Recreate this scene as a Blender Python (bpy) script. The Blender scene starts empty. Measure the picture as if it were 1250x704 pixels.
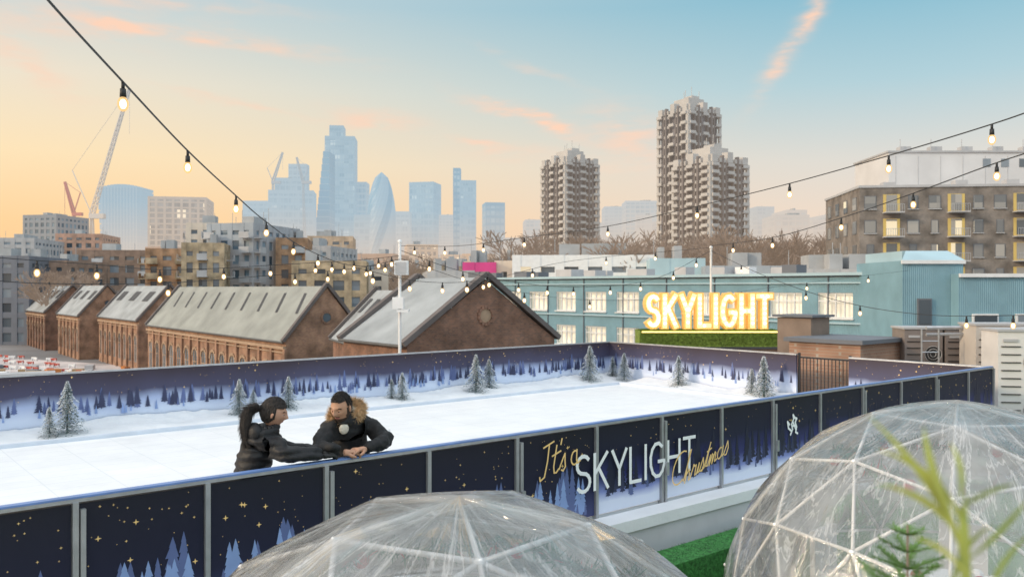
import bpy, math, random
from mathutils import Vector, Matrix
random.seed(7)
R=random.Random(11)
sc=bpy.context.scene
COL=sc.collection
H=2.55; F=1042.0; GZ=-10.0; DECK=-0.75
def sv(px,py,Y):            # pixel column / row + estimated distance -> world metres
    return Vector(((px-625)/F*Y, Y, H+(352-py)/F*Y))
def lin(c):
    def f(v):
        v/=255.0
        return v/12.92 if v<=.04045 else ((v+.055)/1.055)**2.4
    return (f(c[0]),f(c[1]),f(c[2]),1)
# ---------------------------------------------------------------- materials
def nt(m):
    m.use_nodes=True; t=m.node_tree; t.nodes.clear(); return t,t.nodes,t.links
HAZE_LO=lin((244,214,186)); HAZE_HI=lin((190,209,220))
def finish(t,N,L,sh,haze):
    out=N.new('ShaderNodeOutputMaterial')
    if haze>0:  # aerial haze put into the material as emission, peach low, blue high
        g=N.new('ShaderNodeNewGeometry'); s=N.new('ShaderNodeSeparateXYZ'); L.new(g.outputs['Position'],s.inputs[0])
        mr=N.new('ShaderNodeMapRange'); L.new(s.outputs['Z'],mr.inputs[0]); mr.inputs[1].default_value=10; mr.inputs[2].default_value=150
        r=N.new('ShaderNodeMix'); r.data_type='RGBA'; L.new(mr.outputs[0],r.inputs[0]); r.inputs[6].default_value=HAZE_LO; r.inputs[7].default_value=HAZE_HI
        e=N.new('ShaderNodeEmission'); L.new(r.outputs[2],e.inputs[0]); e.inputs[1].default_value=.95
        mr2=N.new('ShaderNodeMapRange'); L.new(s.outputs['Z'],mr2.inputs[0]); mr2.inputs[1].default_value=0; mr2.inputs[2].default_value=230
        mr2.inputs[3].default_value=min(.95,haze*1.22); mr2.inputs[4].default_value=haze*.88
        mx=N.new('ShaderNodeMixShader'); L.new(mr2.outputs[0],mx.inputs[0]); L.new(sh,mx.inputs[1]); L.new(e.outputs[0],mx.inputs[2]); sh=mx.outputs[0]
    L.new(sh,out.inputs[0])
MC={}
def mat(name,col,rough=.7,var=.15,scale=3.0,bump=0.0,bscale=20,metal=0,haze=0,emit=None,estr=0,wave=None,stretch=None):
    if name in MC: return MC[name]
    m=bpy.data.materials.new(name); t,N,L=nt(m)
    p=N.new('ShaderNodeBsdfPrincipled'); tc=N.new('ShaderNodeTexCoord')
    co=tc.outputs['Object']
    if stretch:
        mp=N.new('ShaderNodeMapping'); L.new(co,mp.inputs[0]); mp.inputs['Scale'].default_value=stretch; co=mp.outputs[0]
    n=N.new('ShaderNodeTexNoise'); n.inputs['Scale'].default_value=scale; n.inputs['Detail'].default_value=6; L.new(co,n.inputs['Vector'])
    r=N.new('ShaderNodeValToRGB'); c=col
    r.color_ramp.elements[0].position=.3; r.color_ramp.elements[1].position=.7
    r.color_ramp.elements[0].color=(c[0]*(1-var),c[1]*(1-var),c[2]*(1-var),1); r.color_ramp.elements[1].color=(min(1,c[0]*(1+var)),min(1,c[1]*(1+var)),min(1,c[2]*(1+var)),1)
    L.new(n.outputs[0],r.inputs[0]); L.new(r.outputs[0],p.inputs['Base Color'])
    p.inputs['Roughness'].default_value=rough; p.inputs['Metallic'].default_value=metal
    if bump or wave:
        b=N.new('ShaderNodeBump'); b.inputs['Strength'].default_value=bump if bump else .8
        if wave:
            w=N.new('ShaderNodeTexWave'); w.bands_direction=wave[0]; w.inputs['Scale'].default_value=wave[1]; w.inputs['Distortion'].default_value=wave[2] if len(wave)>2 else 0
            L.new(tc.outputs['Object'],w.inputs['Vector']); L.new(w.outputs['Fac'],b.inputs['Height']); b.inputs['Distance'].default_value=.04
        else:
            n2=N.new('ShaderNodeTexNoise'); n2.inputs['Scale'].default_value=bscale; n2.inputs['Detail'].default_value=5; L.new(co,n2.inputs['Vector']); L.new(n2.outputs[0],b.inputs['Height']); b.inputs['Distance'].default_value=.02
        L.new(b.outputs[0],p.inputs['Normal'])
    if emit: p.inputs['Emission Color'].default_value=emit; p.inputs['Emission Strength'].default_value=estr
    finish(t,N,L,p.outputs[0],haze); MC[name]=m; return m
def brick(name,c1,c2,mortar,scale=4.0,haze=0):
    if name in MC: return MC[name]
    m=bpy.data.materials.new(name); t,N,L=nt(m)
    p=N.new('ShaderNodeBsdfPrincipled'); tc=N.new('ShaderNodeTexCoord')
    s=N.new('ShaderNodeSeparateXYZ'); L.new(tc.outputs['Object'],s.inputs[0])
    a=N.new('ShaderNodeMath'); a.operation='ADD'; L.new(s.outputs[0],a.inputs[0]); L.new(s.outputs[1],a.inputs[1])
    c=N.new('ShaderNodeCombineXYZ'); L.new(a.outputs[0],c.inputs[0]); L.new(s.outputs[2],c.inputs[1])
    b=N.new('ShaderNodeTexBrick'); L.new(c.outputs[0],b.inputs['Vector']); b.inputs['Scale'].default_value=scale
    b.inputs['Color1'].default_value=(*c1,1); b.inputs['Color2'].default_value=(*c2,1); b.inputs['Mortar'].default_value=(*mortar,1); b.inputs['Mortar Size'].default_value=.015
    n=N.new('ShaderNodeTexNoise'); n.inputs['Scale'].default_value=.6; n.inputs['Detail'].default_value=8; L.new(tc.outputs['Object'],n.inputs['Vector'])
    mr=N.new('ShaderNodeMapRange'); L.new(n.outputs[0],mr.inputs[0]); mr.inputs[1].default_value=.3; mr.inputs[2].default_value=.7; mr.inputs[3].default_value=.55; mr.inputs[4].default_value=1.35
    mx=N.new('ShaderNodeVectorMath'); mx.operation='SCALE'; L.new(b.outputs[0],mx.inputs[0]); L.new(mr.outputs[0],mx.inputs['Scale'])
    L.new(mx.outputs[0],p.inputs['Base Color']); p.inputs['Roughness'].default_value=.9
    finish(t,N,L,p.outputs[0],haze); MC[name]=m; return m
def glass(name,dark,light,lit,cell=3.0,haze=0,litp=.1,estr=.9,rough=.15):
    if name in MC: return MC[name]
    m=bpy.data.materials.new(name); t,N,L=nt(m)
    p=N.new('ShaderNodeBsdfPrincipled'); tc=N.new('ShaderNodeTexCoord')
    v=N.new('ShaderNodeVectorMath'); v.operation='SNAP'; v.inputs[1].default_value=(cell,cell,cell)
    off=N.new('ShaderNodeVectorMath'); off.operation='ADD'; off.inputs[1].default_value=(.13,.17,.11); L.new(tc.outputs['Object'],off.inputs[0]); L.new(off.outputs[0],v.inputs[0])
    w=N.new('ShaderNodeTexWhiteNoise'); L.new(v.outputs[0],w.inputs['Vector'])
    r=N.new('ShaderNodeValToRGB'); r.color_ramp.interpolation='LINEAR'
    e=r.color_ramp.elements; e[0].color=(*dark,1); e[1].position=.85; e[1].color=(*light,1)
    L.new(w.outputs[0],r.inputs[0]); L.new(r.outputs[0],p.inputs['Base Color']); p.inputs['Roughness'].default_value=rough
    g=N.new('ShaderNodeMath'); g.operation='GREATER_THAN'; g.inputs[1].default_value=1-litp; L.new(w.outputs[0],g.inputs[0])
    g2=N.new('ShaderNodeMath'); g2.operation='MULTIPLY'; g2.inputs[1].default_value=estr; L.new(g.outputs[0],g2.inputs[0]); L.new(g2.outputs[0],p.inputs['Emission Strength'])
    p.inputs['Emission Color'].default_value=(*lit,1)
    finish(t,N,L,p.outputs[0],haze); MC[name]=m; return m
# ---------------------------------------------------------------- mesh builder
class MB:
    def __init__(s): s.v=[]; s.f=[]; s.m=[]
    def poly(s,pts,mi=0):
        b=len(s.v); s.v+= [tuple(p) for p in pts]; s.f.append(tuple(range(b,b+len(pts)))); s.m.append(mi)
    def box(s,c,sz,mi=0,rz=0.0,M=None):
        hx,hy,hz=sz[0]/2,sz[1]/2,sz[2]/2; b=len(s.v)
        if M is None: M=Matrix.Rotation(rz,3,'Z')
        c=Vector(c)
        for x,y,z in [(-1,-1,-1),(1,-1,-1),(1,1,-1),(-1,1,-1),(-1,-1,1),(1,-1,1),(1,1,1),(-1,1,1)]:
            s.v.append(tuple(c+M@Vector((x*hx,y*hy,z*hz))))
        for f in [(0,3,2,1),(4,5,6,7),(0,1,5,4),(1,2,6,5),(2,3,7,6),(3,0,4,7)]:
            s.f.append(tuple(b+i for i in f)); s.m.append(mi)
    def rod(s,a,b_,r0,r1=None,n=6,mi=0,cap=True):
        a=Vector(a); b_=Vector(b_); r1=r0 if r1 is None else r1
        d=b_-a
        if d.length<1e-6: return
        d.normalize(); u=d.orthogonal().normalized(); w=d.cross(u); b=len(s.v)
        for k in range(n):
            an=2*math.pi*k/n; o=u*math.cos(an)+w*math.sin(an)
            s.v.append(tuple(a+o*r0)); s.v.append(tuple(b_+o*r1))
        for k in range(n):
            k2=(k+1)%n; s.f.append((b+2*k,b+2*k2,b+2*k2+1,b+2*k+1)); s.m.append(mi)
        if cap:
            s.f.append(tuple(b+2*k for k in range(n))[::-1]); s.m.append(mi)
            s.f.append(tuple(b+2*k+1 for k in range(n))); s.m.append(mi)
    def ball(s,c,r,mi=0,n=8,m=6,sq=(1,1,1),M=None):
        b=len(s.v); c=Vector(c)
        for i in range(m+1):
            th=math.pi*i/m
            for k in range(n):
                an=2*math.pi*k/n; p=Vector((r*sq[0]*math.sin(th)*math.cos(an),r*sq[1]*math.sin(th)*math.sin(an),r*sq[2]*math.cos(th)))
                if M: p=M@p
                s.v.append(tuple(c+p))
        for i in range(m):
            for k in range(n):
                k2=(k+1)%n; s.f.append((b+i*n+k,b+(i+1)*n+k,b+(i+1)*n+k2,b+i*n+k2)); s.m.append(mi)
    def obj(s,name,mats,parent=None,smooth=False,loc=None,rz=0):
        me=bpy.data.meshes.new(name); me.from_pydata(s.v,[],s.f)
        for m in mats: me.materials.append(m)
        me.polygons.foreach_set('material_index',s.m)
        if smooth: me.polygons.foreach_set('use_smooth',[True]*len(s.f))
        me.update(); o=bpy.data.objects.new(name,me); COL.objects.link(o)
        if parent: o.parent=parent
        if loc is not None: o.location=loc
        o.rotation_euler[2]=rz
        return o
def empty(name,loc=(0,0,0),rz=0):
    e=bpy.data.objects.new(name,None); COL.objects.link(e); e.location=loc; e.rotation_euler[2]=rz; e.empty_display_size=.2; return e

# ---------------------------------------------------------------- world
sunv=Vector((-.88,-.30,.34)).normalized()
W=bpy.data.worlds.new('World'); sc.world=W; W.use_nodes=True
t=W.node_tree; N=t.nodes; L=t.links; N.clear()
tc=N.new('ShaderNodeTexCoord'); sp=N.new('ShaderNodeSeparateXYZ'); L.new(tc.outputs['Generated'],sp.inputs[0])
def mth(op,a,b=None,c=None,clamp=False):
    n=N.new('ShaderNodeMath'); n.operation=op; n.use_clamp=clamp
    for i,x in enumerate((a,b,c)):
        if x is None: continue
        if isinstance(x,(int,float)): n.inputs[i].default_value=x
        else: L.new(x,n.inputs[i])
    return n.outputs[0]
def ramp(fac,els):
    r=N.new('ShaderNodeValToRGB'); e=r.color_ramp.elements
    while len(e)<len(els): e.new(.5)
    for i,(p,c) in enumerate(els): e[i].position=p; e[i].color=lin(c)
    L.new(fac,r.inputs[0]); return r.outputs[0]
def smooth(x,a,b_,lo=0,hi=1):
    m=N.new('ShaderNodeMapRange'); m.interpolation_type='SMOOTHSTEP'; L.new(x,m.inputs[0])
    for i,v in enumerate((a,b_,lo,hi)): m.inputs[i+1].default_value=v
    return m.outputs[0]
z=sp.outputs[2]
zz=mth('MAXIMUM',z,0)
left=ramp(zz,[(0,(250,196,140)),(.07,(255,210,152)),(.14,(254,226,180)),(.22,(238,226,203)),(.31,(198,212,214)),(.5,(200,210,216)),(1,(216,218,222))])
right=ramp(zz,[(0,(226,206,196)),(.07,(238,214,194)),(.14,(221,216,207)),(.22,(176,206,214)),(.31,(134,188,207)),(.5,(186,206,217)),(1,(216,218,222))])
azf=smooth(sp.outputs[0],-.58,.46)
mx=N.new('ShaderNodeMix'); mx.data_type='RGBA'; L.new(azf,mx.inputs[0]); L.new(left,mx.inputs[6]); L.new(right,mx.inputs[7])
yy=mth('MAXIMUM',sp.outputs[1],.05)
u=mth('DIVIDE',sp.outputs[0],yy); w=mth('DIVIDE',z,yy)
ns=N.new('ShaderNodeTexNoise'); ns.inputs['Scale'].default_value=9; ns.inputs['Detail'].default_value=8; ns.inputs['Roughness'].default_value=.6
mp=N.new('ShaderNodeMapping'); mp.inputs['Rotation'].default_value=(0,.25,0); mp.inputs['Scale'].default_value=(1,1,4); L.new(tc.outputs['Generated'],mp.inputs[0]); L.new(mp.outputs[0],ns.inputs[0])
nd=mth('SUBTRACT',ns.outputs[0],.5)
tot=None
for (u0,w0,ang,Ln,Wd,amp) in [(.005,.207,-18,.055,.006,1.5),(.05,.190,-24,.035,.008,1.1),(.325,.28,56,.06,.010,1.5),(.36,.33,58,.03,.007,1.1),(-.36,.293,-9,.14,.008,1.2),(-.50,.31,-6,.1,.018,1.1),(-.16,.197,-7,.05,.012,1.2),
        (.14,.178,-25,.05,.028,1.1),(-.04,.168,-8,.035,.004,.9),(-.57,.27,-35,.07,.018,1.0),(-.33,.22,-12,.08,.005,.7),(.02,.262,-20,.06,.005,.35),(.05,.15,-6,.1,.012,.5),(-.42,.335,-5,.15,.01,.8)]:
    a=math.radians(ang); ca,sa=math.cos(a),math.sin(a)
    du=mth('SUBTRACT',u,u0); dw=mth('SUBTRACT',w,w0)
    dw=mth('ADD',dw,mth('MULTIPLY',nd,.05))
    al=mth('ADD',mth('MULTIPLY',du,ca),mth('MULTIPLY',dw,sa)); ac=mth('SUBTRACT',mth('MULTIPLY',dw,ca),mth('MULTIPLY',du,sa))
    al=mth('DIVIDE',al,Ln); ac=mth('DIVIDE',ac,Wd)
    q=mth('ADD',mth('MULTIPLY',al,al),mth('MULTIPLY',ac,ac))
    g=mth('MULTIPLY',mth('EXPONENT',mth('MULTIPLY',q,-1)),amp)
    tot=g if tot is None else mth('ADD',tot,g)
n2=N.new('ShaderNodeTexNoise'); n2.inputs['Scale'].default_value=22; n2.inputs['Detail'].default_value=8; L.new(mp.outputs[0],n2.inputs[0])
mr2=N.new('ShaderNodeMapRange'); L.new(n2.outputs[0],mr2.inputs[0]); mr2.inputs[1].default_value=.3; mr2.inputs[2].default_value=.65
cl=mth('MULTIPLY',mth('MULTIPLY',tot,mr2.outputs[0]),.75,clamp=True)
front=mth('GREATER_THAN',sp.outputs[1],.1); cl=mth('MULTIPLY',cl,front)
mx2=N.new('ShaderNodeMix'); mx2.data_type='RGBA'; L.new(cl,mx2.inputs[0]); L.new(mx.outputs[2],mx2.inputs[6]); mx2.inputs[7].default_value=lin((254,212,184))
st_=mth('ADD',mth('ADD',smooth(z,.36,.62,0,.62),smooth(mth('MULTIPLY',sp.outputs[1],-1),0,.5,0,.70)),.98)  # sky strength raised overhead and behind the camera as added fill light
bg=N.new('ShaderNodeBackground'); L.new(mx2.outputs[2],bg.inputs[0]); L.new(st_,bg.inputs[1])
sky=N.new('ShaderNodeTexSky'); sky.sky_type='NISHITA'; sky.sun_disc=False; sky.sun_elevation=math.asin(sunv.z); sky.sun_rotation=math.atan2(sunv.x,sunv.y)
bg2=N.new('ShaderNodeBackground'); L.new(sky.outputs[0],bg2.inputs[0]); bg2.inputs[1].default_value=.010
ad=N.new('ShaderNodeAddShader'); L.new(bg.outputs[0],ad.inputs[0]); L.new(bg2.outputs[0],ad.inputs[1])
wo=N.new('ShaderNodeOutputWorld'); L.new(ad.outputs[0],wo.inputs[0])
sl=bpy.data.lights.new('sun','SUN'); sl.energy=2.3; sl.angle=math.radians(7); sl.color=(1,.78,.54)
so=bpy.data.objects.new('sun',sl); COL.objects.link(so); so.rotation_euler=(-sunv).to_track_quat('-Z','Y').to_euler()

# ---------------------------------------------------------------- camera
cd=bpy.data.cameras.new('camera'); cd.lens=30.0; cd.sensor_width=36; cd.clip_end=12000; cd.clip_start=.05
cam=bpy.data.objects.new('camera',cd); COL.objects.link(cam); cam.location=(0,0,H); cam.rotation_euler=(math.pi/2,0,0)
cd.dof.use_dof=True; cd.dof.focus_distance=9; cd.dof.aperture_fstop=2.8
sc.camera=cam
sc.view_settings.view_transform='Standard'; sc.view_settings.look='None'; sc.view_settings.exposure=0

# ---------------------------------------------------------------- palette
SNOW=mat('snow',(.80,.805,.82),.75,.05,2,bump=.25,bscale=14)
WHITE=mat('white_paint',(.72,.72,.72),.5,.06,2)
LGREY=mat('light_grey_render',(.42,.42,.43),.8,.12,.5)
DGREY=mat('dark_grey_cladding',(.13,.14,.16),.7,.15,.5)
BLK=mat('black_rubber',(.02,.02,.022),.6)
STEEL=mat('galvanised_steel',(.42,.43,.45),.42,.12,8,metal=.6)
ORB=brick('orange_brick',(.42,.24,.13),(.36,.20,.11),(.38,.32,.26),2.5)
YEB=brick('yellow_brick',(.44,.34,.22),(.38,.29,.18),(.4,.35,.29),2.5)
REB=brick('old_brown_brick',(.25,.125,.08),(.16,.09,.065),(.2,.15,.12),2.2)
ARB=brick('arcade_brick',(.34,.19,.115),(.26,.14,.095),(.28,.22,.17),2.2)
GLS=glass('window_glass',(.03,.045,.06),(.22,.26,.30),(1,.75,.4),3.1,litp=.03,estr=.6)
GLSB=glass('blue_window_glass',(.06,.10,.14),(.25,.33,.40),(1,.8,.5),3.3,litp=.02,estr=.5)

# ---------------------------------------------------------------- ground
g=MB(); g.poly([(-5000,-3000,GZ),(5000,-3000,GZ),(5000,7000,GZ),(-5000,7000,GZ)]); g.obj('ground',[mat('ground_mat',(.20,.19,.19),.95,.4,.03)])

# ---------------------------------------------------------------- generic building
def bld(name,cx,cy,w,d,z1,rz=0,fl=3.1,bay=3.4,wall=None,gl=None,pf=.4,sf=.4,z0=GZ,prd=.25,bal=None,roof=True,balm=None):
    e=empty(name,(cx,cy,0),rz); b=MB(); c=MB()
    c.box((0,0,(z0+z1-.4)/2),(w-2*prd,d-2*prd,z1-z0-.4))
    nf=max(1,int(round((z1-z0)/fl))); fh=(z1-z0)/nf
    for ax in (0,1):
        ln,ot=(w,d) if ax==0 else (d,w)
        nb=max(1,int(round(ln/bay))); bw=ln/nb
        for sgn in (-1,1):
            for i in range(nb+1):
                pw=bw*pf*(1 if 0<i<nb else .9)
                x=-ln/2+i*bw
                if i==0: x+=pw/2
                if i==nb: x-=pw/2
                y=sgn*(ot/2-prd/2)
                if ax==0: b.box((x,y,(z0+z1)/2),(pw,prd,z1-z0))
                else: b.box((y,x*(1-2*prd/ln) ,(z0+z1)/2-.01),(prd-.01,pw,z1-z0-.03))
            for k in range(nf+1):
                zc=z0+k*fh
                hh=fh*sf if k<nf else fh*.5
                zc=zc if k<nf else z1-hh/2-.02
                y=sgn*(ot/2-prd/2-.03)
                if ax==0: b.box((0,y,zc),(ln-.06,prd-.06,hh))
                else: b.box((y,0,zc-.015),(prd-.06,ln-.3,hh))
            if bal:
                for i in range(nb):
                    if bal(ax,sgn,i,nb)==0: continue
                    for k in range(1,nf):
                        zc=z0+k*fh
                        x=-ln/2+(i+.5)*bw; y=sgn*(ot/2+.65)
                        bwid=bw*bal(ax,sgn,i,nb)
                        for part in ((0,-.08,1.3,.16),(.6,.5,.08,1.0)):
                            yy_=y+sgn*part[0]
                            if ax==0: b.box((x,yy_,zc+part[1]),(bwid,part[2],part[3]),1)
                            else: b.box((yy_,x,zc+part[1]),(part[2],bwid,part[3]),1)
    b.box((0,0,z1-.3),(w-2*prd+.05,d-2*prd+.05,.3),2)
    if roof:
        rr=random.Random(int(abs(cx*13+cy*7)))
        for k in range(rr.randint(1,3)):
            b.box((rr.uniform(-w*.25,w*.25),rr.uniform(-d*.2,d*.2),z1+.9),(w*rr.uniform(.1,.25),d*rr.uniform(.15,.3),2.1),2)
        for k in range(rr.randint(1,4)):
            x=rr.uniform(-w*.4,w*.4); b.rod((x,0,z1-.3),(x,0,z1+rr.uniform(1.5,4)),.06,n=4,mi=2)
    b.obj('walls_and_balconies',[wall or LGREY,balm or LGREY,mat('roof_grey',(.36,.37,.38),.85,.15,.4)],e)
    c.obj('windows',[gl or GLS],e)
    return e
def fb(name,p0,p1,ytop,Y,dep,rz=0,**k):   # facade seen between two pixel columns at estimated distance Y
    w=(p1-p0)/F*Y; x=((p0+p1)/2-625)/F*Y
    return bld(name,x,Y+dep/2,w,dep,H+(352-ytop)/F*Y,math.radians(rz),**k)

# ---------------------------------------------------------------- far skyline (hazy, 1.5 - 2 km)
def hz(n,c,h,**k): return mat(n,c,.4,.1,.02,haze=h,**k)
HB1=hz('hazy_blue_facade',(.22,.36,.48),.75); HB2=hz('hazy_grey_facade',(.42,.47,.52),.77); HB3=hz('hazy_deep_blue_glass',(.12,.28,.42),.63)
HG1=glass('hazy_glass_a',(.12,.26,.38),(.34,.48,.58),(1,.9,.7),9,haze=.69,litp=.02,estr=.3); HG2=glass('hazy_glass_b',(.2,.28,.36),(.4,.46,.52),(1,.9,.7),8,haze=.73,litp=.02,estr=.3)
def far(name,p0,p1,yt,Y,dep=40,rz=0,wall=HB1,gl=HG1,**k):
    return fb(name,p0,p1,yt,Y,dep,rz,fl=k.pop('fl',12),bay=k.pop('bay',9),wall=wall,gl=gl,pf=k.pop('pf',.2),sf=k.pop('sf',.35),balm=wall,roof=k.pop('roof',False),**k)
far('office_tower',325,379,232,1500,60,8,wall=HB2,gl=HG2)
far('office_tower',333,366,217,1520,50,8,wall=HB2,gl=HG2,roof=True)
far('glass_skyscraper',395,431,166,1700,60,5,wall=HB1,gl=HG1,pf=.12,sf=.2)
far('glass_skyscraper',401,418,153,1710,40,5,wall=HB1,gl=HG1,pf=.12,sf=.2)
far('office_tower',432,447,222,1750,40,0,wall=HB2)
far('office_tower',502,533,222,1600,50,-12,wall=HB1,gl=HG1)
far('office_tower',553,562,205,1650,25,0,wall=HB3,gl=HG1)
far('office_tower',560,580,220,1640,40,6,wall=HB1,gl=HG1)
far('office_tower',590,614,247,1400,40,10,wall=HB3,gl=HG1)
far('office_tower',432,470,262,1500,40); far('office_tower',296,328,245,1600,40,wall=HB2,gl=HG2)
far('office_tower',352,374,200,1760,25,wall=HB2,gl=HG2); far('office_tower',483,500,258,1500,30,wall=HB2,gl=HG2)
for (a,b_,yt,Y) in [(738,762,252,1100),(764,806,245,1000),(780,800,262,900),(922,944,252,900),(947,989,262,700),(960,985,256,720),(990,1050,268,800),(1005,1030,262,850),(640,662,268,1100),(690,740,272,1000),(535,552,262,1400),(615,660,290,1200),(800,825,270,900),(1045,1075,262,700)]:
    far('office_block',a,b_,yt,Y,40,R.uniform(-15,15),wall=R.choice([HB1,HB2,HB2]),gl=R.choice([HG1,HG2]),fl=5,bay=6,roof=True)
def wedge():
    Y=1580; b=MB(); e=empty('wedge_skyscraper')
    x0=(377-625)/F*Y; xt=(395-625)/F*Y; x1=(402-625)/F*Y; zt=H+(352-184)/F*Y
    n=22
    for k in range(n):
        za=GZ+(zt-GZ)*k/n; zb=GZ+(zt-GZ)*(k+1)/n-1.2
        xa=x0+(xt-x0)*k/n
        b.box(((xa+x1)/2,Y+25,(za+zb)/2),(x1-xa,50,zb-za),0)
        b.box(((xa+x1)/2,Y+25,zb+.6),(x1-xa-2,48,1.2),1)
    b.obj('floors',[HB3,HB2],e)
wedge()
def fen():
    Y=1450; b=MB(); e=empty('flared_top_skyscraper'); n=16
    xc=(146.5-625)/F*Y; zt=H+(352-232)/F*Y; prev=None
    for k in range(n+1):
        tt=k/n; wd=(43+11*tt**1.6)/F*Y; zc=GZ+(zt-GZ)*tt
        prev=(wd,zc) if prev is None else prev
        if k:
            b.box((xc,Y+22,(prev[1]+zc)/2-.8),(wd,42+6*tt,zc-prev[1]-1.6),0); b.box((xc,Y+22,zc-.8),(wd-2,40,1.6),1)
        prev=(wd,zc)
    for k in range(14):
        tt=(k+.5)/14; x=xc+(tt-.5)*54/F*Y; hh=10*math.sin(math.pi*(.12+.76*tt))
        b.box((x,Y+22,zt+hh/2),(54/F*Y/14,46,hh),0)
    for k in range(12): 
        x=xc+(k/11-.5)*42/F*Y; b.box((x,Y-3,zt*.5),(1.0,3,zt-GZ),1)
    b.obj('floors',[HB1,HB2],e)
fen()
def gherkin():
    Y=1500; b=MB(); e=empty('bullet_shaped_tower'); xc=(463.5-625)/F*Y; zt=H+(352-208)/F*Y; Rm=19/F*Y; n=24; m=22
    def rad(t): return Rm*(.86+.14*math.sin(math.pi*.5*min(t/.45,1))) if t<.45 else Rm*math.sqrt(max(0,1-((t-.45)/.55)**2.1))
    P=[[(xc+rad(k/m)*math.cos(2*math.pi*(j+k*.5)/n),Y+20+rad(k/m)*math.sin(2*math.pi*(j+k*.5)/n),GZ+(zt-GZ)*k/m) for j in range(n)] for k in range(m+1)]
    for k in range(m):
        for j in range(n):
            b.poly([P[k][j],P[k][(j+1)%n],P[k+1][(j+1)%n],P[k+1][j]],1 if (j//2+0)%3==0 else 0)
    b.obj('glazing',[HB1,HB3],e)
gherkin()

# ---------------------------------------------------------------- cranes
def crane(name,base,foot,tip,tie,m,wd=1.6,th=.22):
    e=empty(name); b=MB()
    def lattice(a,c,wd,n):
        a=Vector(a); c=Vector(c); d=(c-a).normalized(); u=d.cross(Vector((0,1,0))).normalized(); v=d.cross(u)
        ch=[]
        for s1,s2 in ((-1,-1),(1,-1),(1,1),(-1,1)):
            o=(u*s1+v*s2)*wd/2; b.rod(a+o,c+o*.5,th,n=4); ch.append(o)
        for k in range(n):
            p=a.lerp(c,k/n); q=a.lerp(c,(k+1)/n); s=1-.5*k/n
            for i in range(4):
                b.rod(p+ch[i]*s,q+ch[(i+1)%4]*s,th*.6,n=3)
    lattice(base,foot,wd,16); lattice(foot,tip,wd,26)
    f=Vector(foot); b.rod(f,Vector(tie),th,n=4); b.rod(Vector(tie),Vector(tip),th*.4,n=3)
    b.box(f+Vector((wd*1.5,0,-1)),(wd*4,wd*1.5,wd*1.3))
    b.rod(Vector(tip),Vector(tip)+Vector((0,0,-30)),th*.35,n=3)
    b.obj('lattice',[m],e)
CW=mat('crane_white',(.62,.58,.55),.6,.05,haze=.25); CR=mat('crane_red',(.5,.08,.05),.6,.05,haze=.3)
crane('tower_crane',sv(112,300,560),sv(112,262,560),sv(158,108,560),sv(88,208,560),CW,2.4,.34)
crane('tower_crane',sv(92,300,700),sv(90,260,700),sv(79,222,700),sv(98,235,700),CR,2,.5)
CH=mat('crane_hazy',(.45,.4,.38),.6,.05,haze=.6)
crane('tower_crane',sv(333,300,1500),sv(333,222,1500),sv(345,186,1500),sv(326,205,1500),CH,4,.7)
crane('tower_crane',sv(372,300,1500),sv(370,222,1500),sv(362,192,1500),sv(376,205,1500),CH,4,.7)

# ---------------------------------------------------------------- residential towers
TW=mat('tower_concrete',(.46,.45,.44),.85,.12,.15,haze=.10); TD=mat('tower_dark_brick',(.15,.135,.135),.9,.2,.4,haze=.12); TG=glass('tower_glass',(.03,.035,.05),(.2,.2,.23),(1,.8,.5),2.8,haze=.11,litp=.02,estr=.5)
def tower(name,p0,p1,yt,Y,rz):
    wpx=(p1-p0)/F*Y; z1=H+(352-yt)/F*Y; cx=((p0+p1)/2-625)/F*Y; a=math.radians(rz)
    w=wpx/(math.cos(a)+math.sin(abs(a))); e=empty(name,(cx,Y+w/2,0),a); b=MB(); c=MB()
    c.box((0,0,(GZ+z1-3)/2),(w-2.4,w-2.4,z1-3-GZ))
    n=22; fh=(z1-4-GZ)/n; bays=5; bw=(w-1)/bays
    for ax in (0,1):
        for s in (-1,1):
            def B(x,o,z,lx,lo,lz,mi):
                y=s*(w/2+o)
                if ax==0: b.box((x,y,z),(lx,lo,lz),mi)
                else: b.box((y,x,z),(lo,lx,lz),mi)
            for i in range(bays+1):
                x=-(w-1)/2+i*bw; B(x,-.75,(GZ+z1-3)/2+.01*ax,.7 if i in (0,bays) else .45,.95,z1-3-GZ,1 if 0<i<bays else 0)
            for i in (1,3):
                x=-(w-1)/2+(i+.5)*bw; B(x,-.45,(GZ+z1)/2-.6,bw*.22,1.1,z1-GZ-1,1)
            for k in range(1,n+1):
                zc=GZ+k*fh
                for i in range(bays):
                    x=-(w-1)/2+(i+.5)*bw
                    if i in (0,2,4):
                        B(x,-.2,zc,bw*.84,1.0,.2,0); B(x,.32,zc+.42,bw*.84,.12,.80,0)
                        if i!=2: B(x+(bw*.42-.07)*(1 if i==4 else -1),-.2,zc+.42,.12,.95,.8,0)
                    else:
                        B(x,-.75,zc,bw*.9,.8,.85,0)
    for i in range(bays):
        for s in (-1,1):
            x=-(w-1)/2+(i+.5)*bw
            hh=(2.0,1.2,3.0,1.2,2.0)[i]
            b.box((x,s*(w/2-1.2),z1-3+hh/2),(bw*.7,2.2,hh),0); b.box((s*(w/2-1.3),x,z1-3.02+hh/2),(2.1,bw*.68,hh),0)
    b.box((0,0,z1-2.6),(w-3,w-3,1.0),0); b.box((0,0,z1-.2),(w*.45,w*.45,4.2),0); b.box((1,0,z1+2.4),(w*.2,w*.25,1.4),0)
    for k in range(5): b.rod((-3+k*1.6,k%2-1,z1+1),(-3+k*1.6,k%2-1,z1+4+k%3),.09,n=4,mi=0)
    b.obj('balconies_and_columns',[TW,TD],e); c.obj('windows',[TG],e)
tower('residential_tower',660,735,188,300,32)
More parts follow.
